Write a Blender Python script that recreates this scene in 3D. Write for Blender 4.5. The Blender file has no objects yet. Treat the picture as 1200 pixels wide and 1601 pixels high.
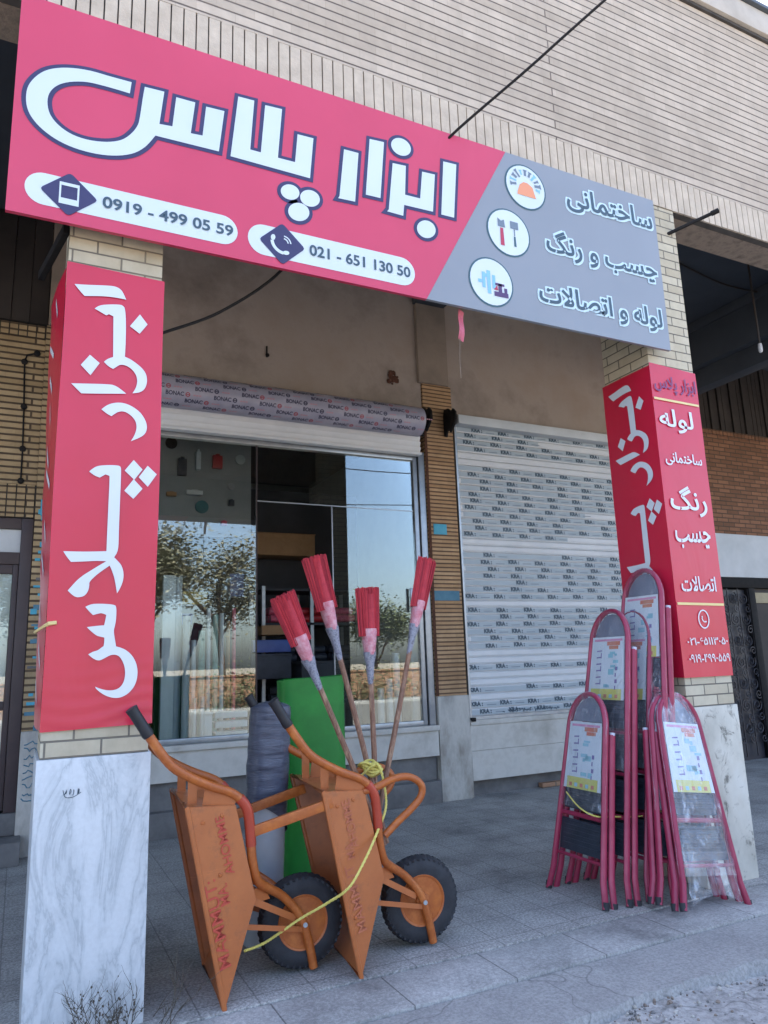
import bpy, bmesh, math, random
from mathutils import Vector, Matrix, noise
R = math.radians
random.seed(7)
scene = bpy.context.scene
COL = scene.collection

# ------------------------------------------------------------------ camera, world, sun, exposure
EYE = 1.40
DIST = EYE / .4064                      # metres from the lens to the pillar fronts (plane Y = 0)
F_PX, W_PX, H_PX = 1143.17, 1200.0, 1601.0
YAW, PITCH, ROLL = R(26.368), R(11.575), R(-1.967)
fwd = Vector((math.sin(YAW)*math.cos(PITCH), math.cos(YAW)*math.cos(PITCH), math.sin(PITCH)))
right0 = Vector((math.cos(YAW), -math.sin(YAW), 0)); up0 = right0.cross(fwd)
right = right0*math.cos(ROLL) + up0*math.sin(ROLL); up = -right0*math.sin(ROLL) + up0*math.cos(ROLL)
CAM = Vector((0, -DIST, EYE))
cd = bpy.data.cameras.new('camera'); cam = bpy.data.objects.new('camera', cd); COL.objects.link(cam)
cd.sensor_fit = 'VERTICAL'; cd.sensor_height = 24; cd.lens = 24*F_PX/H_PX
cd.clip_start = .05; cd.clip_end = 3000
m3 = Matrix((right, up, -fwd)).transposed(); cam.matrix_world = Matrix.Translation(CAM) @ m3.to_4x4()
scene.camera = cam

SUN_EL, SUN_AZ = R(58), R(12)           # the sun stands behind the building: the whole front is in open shade
w = bpy.data.worlds.new("World"); scene.world = w; w.use_nodes = True
nt = w.node_tree; bg = nt.nodes['Background']
sky = nt.nodes.new('ShaderNodeTexSky'); sky.sky_type = 'NISHITA'; sky.sun_disc = False
sky.sun_elevation = SUN_EL; sky.sun_rotation = SUN_AZ
sky.air_density = .85; sky.dust_density = 3.0; sky.ozone_density = .5
nt.links.new(sky.outputs[0], bg.inputs[0]); bg.inputs[1].default_value = .15
sl = bpy.data.lights.new('sun', 'SUN'); sl.energy = 5.0; sl.angle = R(.5); sl.color = (1, .95, .86)
so = bpy.data.objects.new('sun', sl); COL.objects.link(so)
sdir = Vector((math.sin(SUN_AZ)*math.cos(SUN_EL), math.cos(SUN_AZ)*math.cos(SUN_EL), math.sin(SUN_EL)))
so.rotation_euler = sdir.to_track_quat('Z', 'Y').to_euler()
scene.view_settings.view_transform = 'Standard'; scene.view_settings.look = 'None'
scene.view_settings.exposure = 2.40; scene.view_settings.gamma = 1
scene.cycles.use_denoising = True
scene.cycles.max_bounces = 10; scene.cycles.diffuse_bounces = 5; scene.cycles.transparent_max_bounces = 16
scene.cycles.sample_clamp_indirect = 6

# ------------------------------------------------------------------ from a photo pixel to a point on a known real plane
def ray(px, py): return fwd + right*((px-W_PX/2)/F_PX) - up*((py-H_PX/2)/F_PX)
def atY(px, py, Y): d = ray(px, py); return CAM + d*((Y-CAM.y)/d.y)
def atX(px, py, X): d = ray(px, py); return CAM + d*((X-CAM.x)/d.x)
def atZ(px, py, Z=0): d = ray(px, py); return CAM + d*((Z-CAM.z)/d.z)

# ------------------------------------------------------------------ materials
def s2l(v):
    v /= 255.0
    return v/12.92 if v <= .04045 else ((v+.055)/1.055)**2.4
def C(r, g, b): return (s2l(r), s2l(g), s2l(b), 1)
def L(r, g, b): return (r, g, b, 1)
MATS = {}
class NT:
    def __init__(s, name):
        s.m = bpy.data.materials.new(name); s.m.use_nodes = True; s.t = s.m.node_tree
        s.b = s.t.nodes['Principled BSDF']; s.out = s.t.nodes['Material Output']; MATS[name] = s.m
    def n(s, typ, **kw):
        nd = s.t.nodes.new('ShaderNode'+typ)
        for k, v in kw.items():
            if k.startswith('i_'): nd.inputs[k[2:].replace('_', ' ')].default_value = v
            else: setattr(nd, k, v)
        return nd
    def l(s, a, b): s.t.links.new(a, b)
    def coord(s, kind='Object'):
        return s.n('TexCoord').outputs[kind]
    def noise(s, vec, scale, detail=4, rough=.6, dist=0):
        nd = s.n('TexNoise'); nd.inputs['Scale'].default_value = scale; nd.inputs['Detail'].default_value = detail
        nd.inputs['Roughness'].default_value = rough; nd.inputs['Distortion'].default_value = dist
        s.l(vec, nd.inputs['Vector']); return nd.outputs['Fac']
    def ramp(s, fac, stops):
        r = s.n('ValToRGB'); e = r.color_ramp.elements
        while len(e) < len(stops): e.new(.5)
        for el, (p, c) in zip(e, stops): el.position = p; el.color = c
        s.l(fac, r.inputs[0]); return r.outputs[0]
    def mix(s, fac, a, b, mode='MIX'):
        m = s.n('Mix', data_type='RGBA', blend_type=mode)
        for sock, v in ((m.inputs[0], fac), (m.inputs[6], a), (m.inputs[7], b)):
            if isinstance(v, (int, float)): sock.default_value = v
            elif isinstance(v, tuple): sock.default_value = v
            else: s.l(v, sock)
        return m.outputs[2]
    def bump(s, h, strength=.3, dist=.01, prev=None):
        b = s.n('Bump'); b.inputs['Strength'].default_value = strength; b.inputs['Distance'].default_value = dist
        s.l(h, b.inputs['Height'])
        if prev is not None: s.l(prev, b.inputs['Normal'])
        return b.outputs[0]
    def scale(s, vec, sx, sy, sz):
        m = s.n('Mapping'); m.inputs['Scale'].default_value = (sx, sy, sz); s.l(vec, m.inputs[0]); return m.outputs[0]

def mat(name, c1, c2=None, scale=6, rough=.6, metal=0, bump=0, bscale=None, spec=.5, coat=0, rvar=0, stretch=None, c3=None):
    s = NT(name); b = s.b
    v = s.coord()
    if stretch: v = s.scale(v, *stretch)
    b.inputs['Roughness'].default_value = rough; b.inputs['Metallic'].default_value = metal
    b.inputs['Specular IOR Level'].default_value = spec; b.inputs['Coat Weight'].default_value = coat
    if c2:
        f = s.noise(v, scale, 6, .65)
        stops = [(.32, c1), (.68, c2)] if not c3 else [(.3, c1), (.5, c2), (.72, c3)]
        s.l(s.ramp(f, stops), b.inputs['Base Color'])
        if rvar:
            mr = s.n('MapRange'); mr.inputs['From Min'].default_value = .3; mr.inputs['From Max'].default_value = .7
            mr.inputs['To Min'].default_value = rough-rvar; mr.inputs['To Max'].default_value = rough+rvar
            s.l(f, mr.inputs['Value']); s.l(mr.outputs[0], b.inputs['Roughness'])
    else: b.inputs['Base Color'].default_value = c1
    if bump:
        s.l(s.bump(s.noise(v, bscale or scale*4, 5, .7), bump, .01), b.inputs['Normal'])
    return s.m

def brick(name, ca, cb, mortar, bw=.22, bh=.066, ms=.006, vertical=False, stain=None, stain_amt=.5, rough=.75, bumpd=.006):
    s = NT(name); g = s.n('NewGeometry')
    sp = s.n('SeparateXYZ'); s.l(g.outputs['Position'], sp.inputs[0])
    ad = s.n('Math', operation='ADD'); s.l(sp.outputs[0], ad.inputs[0]); s.l(sp.outputs[1], ad.inputs[1])
    cb_ = s.n('CombineXYZ')
    if vertical: s.l(sp.outputs[2], cb_.inputs[0]); s.l(ad.outputs[0], cb_.inputs[1])
    else: s.l(ad.outputs[0], cb_.inputs[0]); s.l(sp.outputs[2], cb_.inputs[1])
    t = s.n('TexBrick'); s.l(cb_.outputs[0], t.inputs['Vector'])
    t.inputs['Color1'].default_value = ca; t.inputs['Color2'].default_value = cb; t.inputs['Mortar'].default_value = mortar
    t.inputs['Scale'].default_value = 1; t.inputs['Brick Width'].default_value = bw; t.inputs['Row Height'].default_value = bh
    t.inputs['Mortar Size'].default_value = ms; t.inputs['Mortar Smooth'].default_value = .25; t.inputs['Bias'].default_value = -.1
    col = t.outputs['Color']
    if bw > .8:                                  # tight head joints, much fainter than the bed joints
        t2 = s.n('TexBrick'); s.l(cb_.outputs[0], t2.inputs['Vector']); t2.inputs['Scale'].default_value = 1; t2.inputs['Brick Width'].default_value = .22; t2.inputs['Row Height'].default_value = bh
        t2.inputs['Mortar Size'].default_value = .0022; t2.inputs['Bias'].default_value = 0; t2.inputs['Color1'].default_value = L(1, 1, 1); t2.inputs['Color2'].default_value = L(.86, .85, .84); t2.inputs['Mortar'].default_value = L(.78, .76, .74)
        col = s.mix(.8, col, t2.outputs['Color'], 'MULTIPLY')
    n1 = s.noise(g.outputs['Position'], 9, 6, .7); col = s.mix(.35, col, s.ramp(n1, [(.3, L(.45, .45, .45)), (.7, L(1, 1, 1))]), 'MULTIPLY')
    if stain:
        v = s.scale(g.outputs['Position'], 1.1, 1.1, .5)
        n2 = s.noise(v, 1.3, 7, .68); f = s.ramp(n2, [(.5, L(0, 0, 0)), (.72, L(stain_amt, stain_amt, stain_amt))])
        col = s.mix(f, col, stain)
    s.l(col, s.b.inputs['Base Color']); s.b.inputs['Roughness'].default_value = rough; s.b.inputs['Specular IOR Level'].default_value = .3
    inv = s.n('Math', operation='SUBTRACT'); inv.inputs[0].default_value = 1; s.l(t.outputs['Fac'], inv.inputs[1])
    b1 = s.bump(inv.outputs[0], .9, bumpd); s.l(s.bump(n1, .25, .004, b1), s.b.inputs['Normal'])
    return s.m

M_brick_up = brick('pale_facing_brick', C(206, 191, 174), C(190, 175, 158), C(118, 107, 99), bw=6.3, bh=.066, ms=.006, stain=C(150, 138, 124), stain_amt=.5)
M_soldier = mat('soldier_brick', C(204, 190, 172), C(178, 164, 147), 7, .75, bump=.3, bscale=60)
M_joint = mat('dark_mortar', C(84, 80, 78), C(60, 57, 55), 8, .9)
M_brick_pil = brick('pillar_brick', C(204, 194, 171), C(186, 174, 150), C(120, 114, 104), bw=.22, bh=.066, ms=.0045, stain=C(150, 137, 112), stain_amt=.6)
M_brick_tan = brick('tan_brick', C(198, 162, 124), C(178, 140, 102), C(112, 90, 72), bw=.9, bh=.044, ms=.008, stain=C(120, 92, 66), stain_amt=.5)
M_brick_buff = brick('buff_brick', C(190, 166, 130), C(170, 146, 110), C(92, 78, 64), bw=1.1, bh=.057, ms=.010, stain=C(110, 92, 70), stain_amt=.5)
M_brick_red = brick('brown_brick', C(148, 104, 78), C(118, 82, 60), C(92, 72, 58), bw=.22, bh=.06, ms=.008)
M_brick_low = brick('orange_brick', C(176, 138, 110), C(156, 114, 88), C(126, 110, 96), bw=.22, bh=.07, ms=.010)
M_plaster = mat('dirty_plaster', C(132, 121, 114), C(166, 153, 144), 1.1, .9, bump=.25, bscale=24, c3=C(158, 142, 130), spec=.2)
M_plaster2 = mat('grey_plaster_strip', C(128, 116, 106), C(148, 134, 122), 3, .9, bump=.25, bscale=30, spec=.2)
M_concrete = mat('rough_concrete', C(112, 100, 92), C(142, 128, 116), 9, .95, bump=.9, bscale=28, c3=C(96, 84, 78))
M_zinc = mat('zinc_coat', C(216, 222, 224), C(184, 194, 200), 9, .4, metal=.1, stretch=(1, 1, .2))
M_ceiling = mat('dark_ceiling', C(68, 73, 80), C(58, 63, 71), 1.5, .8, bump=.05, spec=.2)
M_darkmetal = mat('dark_metal_panel', C(42, 38, 38), C(58, 52, 50), 3, .6, metal=.3)
M_black = mat('black_metal', L(.012, .012, .013), L(.022, .02, .02), 20, .6, spec=.12)
M_frame_brown = mat('brown_frame', C(58, 46, 48), C(70, 56, 56), 5, .5)
M_white_panel = mat('white_panel', C(205, 208, 210), C(188, 192, 194), 3, .6)
M_stone = mat('dirty_stone', C(150, 146, 140), C(188, 184, 176), 3.2, .8, bump=.3, bscale=35, c3=C(130, 122, 112), stretch=(1, 1, .45))
M_slab = mat('sill_slab', C(176, 172, 164), C(198, 194, 186), 2.2, .7, bump=.1, c3=C(164, 158, 148))
M_dark_base = mat('dark_base', C(92, 90, 90), C(122, 120, 118), 4, .9, bump=.3)
M_alu = mat('aluminium', C(170, 174, 178), C(150, 154, 160), 10, .38, metal=.85)
M_steel = mat('galvanised_steel', C(196, 204, 208), C(160, 170, 178), 12, .36, metal=.45, rvar=.1)
M_shut = mat('shutter_white', C(218, 219, 220), C(204, 206, 208), 2.5, .45)
M_film = mat('shutter_film', C(174, 184, 190), C(156, 168, 176), 3.2, .4, bump=.08, bscale=50)
M_film_ink = mat('film_ink', C(44, 64, 78), C(60, 80, 94), 8, .5)
M_film_ink2 = mat('film_ink_pale', C(112, 124, 134), None, rough=.5)
M_roll_film = mat('roller_film', C(172, 168, 182), C(150, 148, 164), 5, .3, bump=.15, bscale=30)
M_ink_navy = mat('ink_navy', C(46, 44, 72), C(62, 60, 86), 20, .5)
M_ink_red = mat('ink_red', C(176, 84, 92), C(158, 74, 84), 20, .5)
M_ink_rose = mat('ink_rose', C(188, 140, 150), None, rough=.5)
M_blue_tile = mat('blue_sticker', C(60, 150, 178), C(74, 166, 190), 12, .5)
M_blue_tile2 = mat('blue_paint', C(66, 112, 134), C(90, 132, 150), 9, .7)
def vinyl(name, c, c2, rough=.3, wr=.12):
    s = NT(name); v = s.coord(); f = s.noise(v, 2.2, 3, .5)
    s.l(s.ramp(f, [(.3, c), (.7, c2)]), s.b.inputs['Base Color']); s.b.inputs['Roughness'].default_value = rough
    s.b.inputs['Specular IOR Level'].default_value = .6; s.b.inputs['IOR'].default_value = 1.56
    vv = s.scale(v, 1, 1, .55); s.l(s.bump(s.noise(vv, 3.6, 2, .45, 1.2), wr, .02), s.b.inputs['Normal'])
    return s.m
M_red = vinyl('red_vinyl', L(.54, .010, .040), L(.58, .013, .050), .3, .24)
M_sign_red = vinyl('sign_pink_vinyl', L(.55, .034, .088), L(.59, .041, .102), .32, .16)
M_sign_grey = vinyl('sign_grey_vinyl', L(.225, .245, .275), L(.245, .265, .298), .34, .05)
M_sign_white = vinyl('sign_white_vinyl', L(.58, .66, .69), L(.62, .69, .72), .36, .04)
M_navy = mat('sign_navy', C(52, 48, 88), C(58, 54, 94), 8, .4)
M_slate = mat('sign_slate', C(58, 78, 92), C(66, 86, 100), 8, .4)
M_pale_blue = mat('sign_halo', C(196, 220, 232), None, rough=.4)
M_teal = mat('sign_teal_ring', C(58, 92, 104), None, rough=.4)
M_orange_ic = mat('icon_orange', C(224, 148, 112), None, rough=.5)
M_crim_ic = mat('icon_crimson', C(176, 56, 84), None, rough=.5)
M_plum_ic = mat('icon_plum', C(84, 60, 104), None, rough=.5)
M_sky_ic = mat('icon_sky', C(132, 186, 214), None, rough=.5)
M_grey_ic = mat('icon_grey', C(110, 124, 140), None, rough=.5)
M_ban_white = vinyl('banner_white', L(.62, .66, .71), L(.66, .70, .74), .34, .08)
M_ban_yellow = vinyl('banner_yellow', L(.72, .56, .22), L(.74, .6, .26), .36, .05)
M_ban_pur = mat('banner_purple_ink', C(120, 56, 106), None, rough=.4)
M_or = mat('orange_paint', C(188, 106, 42), C(164, 86, 36), 9, .42, bump=.12, bscale=60, rvar=.08, c3=C(200, 120, 58))
def worn(name, c1, c2, scratch, rough=.42):
    s = NT(name); v = s.coord(); col = s.ramp(s.noise(v, 3.2, 6, .65), [(.3, c1), (.7, c2)])
    sc = s.ramp(s.noise(s.scale(v, 3, 3, 22), 3.5, 5, .7, .4), [(.62, L(0, 0, 0)), (.70, L(.7, .7, .7))])
    gr = s.ramp(s.noise(v, 9, 7, .75), [(.52, L(0, 0, 0)), (.74, L(.55, .55, .55))])
    col = s.mix(sc, s.mix(gr, col, scratch), tuple(min(1, k*1.5) for k in c2[:3])+(1,)); s.l(col, s.b.inputs['Base Color'])
    r = s.n('MapRange'); r.inputs['To Min'].default_value = rough-.08; r.inputs['To Max'].default_value = rough+.28; s.l(gr, r.inputs['Value']); s.l(r.outputs[0], s.b.inputs['Roughness'])
    s.l(s.bump(s.noise(v, 5, 3, .5), .25, .01, s.bump(sc, -.2, .002)), s.b.inputs['Normal']); return s.m
M_or_in = mat('tray_inside_shaded', C(150, 84, 42), C(128, 70, 38), 6, .55, bump=.1, bscale=40)  # unused darker tray orange, the shade inside put into the colour
M_or_side = worn('tray_paint', C(184, 108, 60), C(164, 92, 50), C(98, 70, 52))
M_stencil = mat('red_stencil', C(176, 56, 48), C(190, 84, 60), 60, .6)
M_stencil2 = mat('faded_stencil', C(164, 88, 66), C(190, 112, 74), 60, .6)
M_redtape = mat('red_tube_wrap', C(178, 70, 46), C(160, 58, 40), 12, .4)
M_rubber = mat('black_rubber', L(.014, .015, .019), L(.03, .032, .038), 14, .7, bump=.2)
M_grip = mat('black_grip', L(.012, .013, .016), L(.02, .02, .024), 14, .5)
M_bristle = mat('red_bristle', C(196, 58, 68), C(178, 44, 56), 30, .7)
M_bristle2 = mat('red_bristle_dark', C(142, 30, 44), C(166, 40, 56), 30, .7)
M_bristle3 = mat('red_bristle_mid', C(186, 50, 62), C(160, 34, 50), 30, .7)
M_sleeve = mat('pink_sleeve_film', C(192, 100, 116), C(214, 170, 178), 34, .3, bump=.6, bscale=40)
M_tape = mat('dark_tape_wrap', C(62, 64, 80), C(148, 150, 162), 44, .3, bump=.6, bscale=40, c3=C(48, 52, 78))
M_wood = mat('broom_wood', C(160, 124, 100), C(120, 86, 70), 6, .7, bump=.3, stretch=(4, 4, 1.2), c3=C(186, 152, 124))
M_rope = mat('yellow_rope', C(206, 190, 84), C(226, 214, 124), 60, .6, bump=.5, bscale=200)
M_ladder = mat('ladder_red_paint', C(164, 54, 84), C(140, 38, 66), 6, .4, rvar=.1)
M_tread = mat('ladder_tread', C(40, 45, 56), C(56, 61, 74), 12, .5, bump=.2, bscale=80)
M_plug = mat('ladder_plug', C(190, 196, 210), None, rough=.5)
M_paper = mat('label_paper', C(206, 214, 220), C(196, 206, 214), 4, .5)
M_lab_yel = mat('label_yellow', C(206, 200, 108), C(190, 188, 96), 8, .5)
M_lab_or = mat('label_orange', C(200, 110, 92), C(188, 130, 96), 14, .5)
M_lab_vio = mat('label_violet', C(108, 96, 150), C(126, 110, 160), 14, .5)
M_lab_cy = mat('label_cyan', C(132, 186, 196), C(150, 190, 206), 10, .5)
M_lab_pink = mat('label_pink', C(204, 140, 170), None, rough=.5)
M_green = mat('green_sheet', C(30, 136, 46), C(24, 120, 40), 2, .5, bump=.12, bscale=9, c3=C(38, 150, 54))
M_wrapdark = mat('dark_stretch_film', C(64, 70, 86), C(92, 98, 114), 7, .28, bump=.8, bscale=9, c3=C(50, 56, 72), stretch=(.6, .6, 4))
M_palewrap = mat('pale_roll', C(196, 206, 214), C(178, 190, 200), 5, .3, bump=.15, bscale=10)
M_tile = None
M_rust = mat('rust_stain', C(70, 44, 34), C(96, 62, 48), 18, .95, bump=.8, bscale=40)
M_bark = mat('bark', C(92, 78, 66), C(66, 56, 48), 10, .95, bump=.8, stretch=(1, 1, .2))
M_leaf = mat('leaf_dark', L(.06, .08, .03), L(.11, .12, .055), 2, .7)
M_leaf2 = mat('leaf_sunlit', L(.13, .135, .08), L(.22, .20, .13), 2, .7)  # lighter leaf, sunlit beige put into the colour
M_twig = mat('dry_twig', C(92, 84, 72), C(66, 60, 52), 30, .9)
M_shopwall = mat('shop_wall', C(150, 153, 154), C(134, 138, 141), 2, .8)
M_shopdark = mat('shop_dark', C(58, 60, 66), C(70, 72, 78), 2, .8)
M_kraft = mat('kraft_card', C(168, 132, 96), C(150, 116, 82), 6, .8)
M_red_ob = mat('red_plastic', C(176, 40, 48), C(156, 34, 42), 8, .4)
M_pink_ob = mat('pink_packing', C(214, 104, 128), C(176, 60, 90), 22, .4)
M_teal_ob = mat('teal_plastic', C(58, 110, 118), C(46, 92, 100), 8, .4)
M_yel_ob = mat('olive_yellow_plastic', C(168, 148, 52), C(146, 128, 46), 8, .4)
M_blue_ob = mat('blue_plastic', C(54, 78, 150), C(70, 96, 168), 8, .4)
M_lampw = mat('lamp_white', C(180, 182, 186), None, rough=.3)
M_asph = mat('road_asphalt', L(.11, .108, .10), L(.15, .145, .135), 30, .9, bump=.6, bscale=120)

def marble():
    s = NT('grey_veined_marble'); v = s.coord()
    v1 = s.scale(v, 1.6, 1.6, .55)
    rot = s.n('Mapping'); rot.inputs['Rotation'].default_value = (0, R(24), 0); s.l(v1, rot.inputs[0])
    n = s.noise(rot.outputs[0], 2.6, 8, .62, 1.6)
    ab = s.n('Math', operation='SUBTRACT'); s.l(n, ab.inputs[0]); ab.inputs[1].default_value = .5
    ab2 = s.n('Math', operation='ABSOLUTE'); s.l(ab.outputs[0], ab2.inputs[0])
    vein = s.ramp(ab2.outputs[0], [(0, C(158, 164, 168)), (.02, C(196, 200, 202)), (.09, C(222, 224, 225))])
    cl = s.noise(v1, 1.7, 6, .6)
    col = s.mix(.5, vein, s.ramp(cl, [(.3, C(196, 200, 203)), (.65, C(232, 233, 234))]), 'MULTIPLY')
    col = s.mix(.42, col, C(198, 203, 206))
    fine = s.noise(v, 60, 3, .6); col = s.mix(.12, col, s.ramp(fine, [(.35, L(.5, .5, .5)), (.6, L(1, 1, 1))]), 'MULTIPLY')
    s.l(col, s.b.inputs['Base Color']); s.b.inputs['Roughness'].default_value = .42
    return s.m
M_marble = marble()
def dirty_marble():
    s = NT('dirty_cream_marble'); v = s.scale(s.coord(), 1, 1, .6)
    col = s.ramp(s.noise(v, 2.4, 7, .65), [(.3, C(168, 164, 152)), (.5, C(198, 194, 182)), (.7, C(212, 210, 202))])
    st = s.ramp(s.noise(s.scale(s.coord(), 2.2, 2.2, 1.6), 3.1, 8, .75, .8), [(.56, L(0, 0, 0)), (.64, L(.85, .85, .85))])
    col = s.mix(st, col, C(88, 84, 76)); s.l(col, s.b.inputs['Base Color']); s.b.inputs['Roughness'].default_value = .6
    s.l(s.bump(st, -.3, .004), s.b.inputs['Normal']); return s.m
M_marble2 = dirty_marble()

def tiles(name, c1, c2, grout, tw, th, speck=.5, off=0):
    s = NT(name); g = s.n('NewGeometry'); p = g.outputs['Position']
    t = s.n('TexBrick', offset=off); s.l(p, t.inputs['Vector'])
    t.inputs['Color1'].default_value = c1; t.inputs['Color2'].default_value = c2; t.inputs['Mortar'].default_value = grout
    t.inputs['Scale'].default_value = 1; t.inputs['Brick Width'].default_value = tw; t.inputs['Row Height'].default_value = th
    t.inputs['Mortar Size'].default_value = .004; t.inputs['Mortar Smooth'].default_value = .3
    sp = s.noise(p, 75, 3, .8); big = s.noise(p, 1.6, 7, .7)
    col = s.mix(speck, t.outputs['Color'], s.ramp(sp, [(.34, L(.3, .3, .3)), (.5, L(.78, .78, .78)), (.64, L(1.5, 1.5, 1.5))]), 'MULTIPLY')
    col = s.mix(.75, col, s.ramp(big, [(.30, L(.26, .26, .27)), (.44, L(.74, .74, .74)), (.66, L(1.18, 1.18, 1.18))]), 'MULTIPLY')
    s.l(col, s.b.inputs['Base Color']); s.b.inputs['Roughness'].default_value = .72; s.b.inputs['Specular IOR Level'].default_value = .35
    inv = s.n('Math', operation='SUBTRACT'); inv.inputs[0].default_value = 1; s.l(t.outputs['Fac'], inv.inputs[1])
    s.l(s.bump(sp, .25, .003, s.bump(inv.outputs[0], .6, .004)), s.b.inputs['Normal'])
    return s.m
M_tile = tiles('terrazzo_tile', C(176, 174, 170), C(167, 165, 161), C(142, 140, 137), .25, .25, .68)
M_kerb = tiles('kerb_slab', C(172, 171, 168), C(166, 165, 162), C(122, 121, 119), .52, .9, .42)
def rough_ground(name, c1, c2, c3, spk, bs):
    s = NT(name); p = s.n('NewGeometry').outputs['Position']
    a = s.noise(p, 2.3, 8, .7); f = s.noise(p, bs, 5, .75)
    col = s.mix(spk, s.ramp(a, [(.3, c1), (.5, c2), (.7, c3)]), s.ramp(f, [(.35, L(.35, .35, .35)), (.6, L(1.2, 1.2, 1.2))]), 'MULTIPLY')
    vo = s.n('TexVoronoi', feature='DISTANCE_TO_EDGE'); vo.inputs['Scale'].default_value = 1.1
    wv = s.n('VectorMath', operation='ADD'); s.l(p, wv.inputs[0])
    nz = s.n('TexNoise'); nz.inputs['Scale'].default_value = 2.5; s.l(p, nz.inputs['Vector']); s.l(nz.outputs['Color'], wv.inputs[1]); s.l(wv.outputs[0], vo.inputs['Vector'])
    cr = s.ramp(vo.outputs[0], [(0, L(.45, .45, .45)), (.012, L(1, 1, 1))])
    col = s.mix(.7, col, cr, 'MULTIPLY')
    s.l(col, s.b.inputs['Base Color']); s.b.inputs['Roughness'].default_value = .85; s.b.inputs['Specular IOR Level'].default_value = .3
    s.l(s.bump(f, .5, .006), s.b.inputs['Normal']); return s.m
M_apron = rough_ground('worn_concrete', C(146, 145, 143), C(158, 157, 155), C(168, 167, 164), .45, 70)
M_broken = rough_ground('broken_concrete', C(148, 146, 143), C(170, 168, 165), C(190, 187, 182), .6, 40)
M_earth = mat('dusty_ground', C(150, 140, 124), C(128, 120, 108), .6, .95, bump=.4, bscale=8)

def glass():
    s = NT('window_glass'); s.t.nodes.remove(s.b)
    tr = s.n('BsdfTransparent'); tr.inputs[0].default_value = (.95, .975, .97, 1)
    gl = s.n('BsdfGlossy'); gl.inputs['Roughness'].default_value = .0; gl.inputs[0].default_value = (.95, 1, 1, 1)
    fr = s.n('Fresnel'); fr.inputs['IOR'].default_value = 1.85
    mx = s.n('MixShader'); s.l(fr.outputs[0], mx.inputs[0]); s.l(tr.outputs[0], mx.inputs[1]); s.l(gl.outputs[0], mx.inputs[2])
    n = s.noise(s.coord(), .9, 2, .5); bp = s.bump(n, .006, .01)
    s.l(bp, gl.inputs['Normal'])
    s.l(mx.outputs[0], s.out.inputs[0]); return s.m
M_glass = glass()
def film(name, amt, tint=(.9, .93, 1, 1), dens=.2):
    s = NT(name); s.t.nodes.remove(s.b)
    tr = s.n('BsdfTransparent'); gl = s.n('BsdfGlossy'); gl.inputs['Roughness'].default_value = .18; gl.inputs[0].default_value = tint
    df = s.n('BsdfDiffuse'); df.inputs[0].default_value = (.75, .8, .88, 1)
    v = s.scale(s.coord(), 1, 1, .35); n = s.noise(v, 16, 4, .65, 1.5); bp = s.bump(n, .9, .02); s.l(bp, gl.inputs['Normal'])
    m1 = s.n('MixShader'); m1.inputs[0].default_value = .5; s.l(gl.outputs[0], m1.inputs[1]); s.l(df.outputs[0], m1.inputs[2])
    fac = s.ramp(n, [(.3, L(dens*.4, dens*.4, dens*.4)), (.56, L(dens, dens, dens)), (.72, L(amt, amt, amt))])
    m2 = s.n('MixShader'); s.l(fac, m2.inputs[0]); s.l(tr.outputs[0], m2.inputs[1]); s.l(m1.outputs[0], m2.inputs[2])
    s.l(m2.outputs[0], s.out.inputs[0]); return s.m
M_clear = film('clear_wrap', .42, dens=.13)
M_clear_w = film('milky_wrap', .5, dens=.2)

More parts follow.
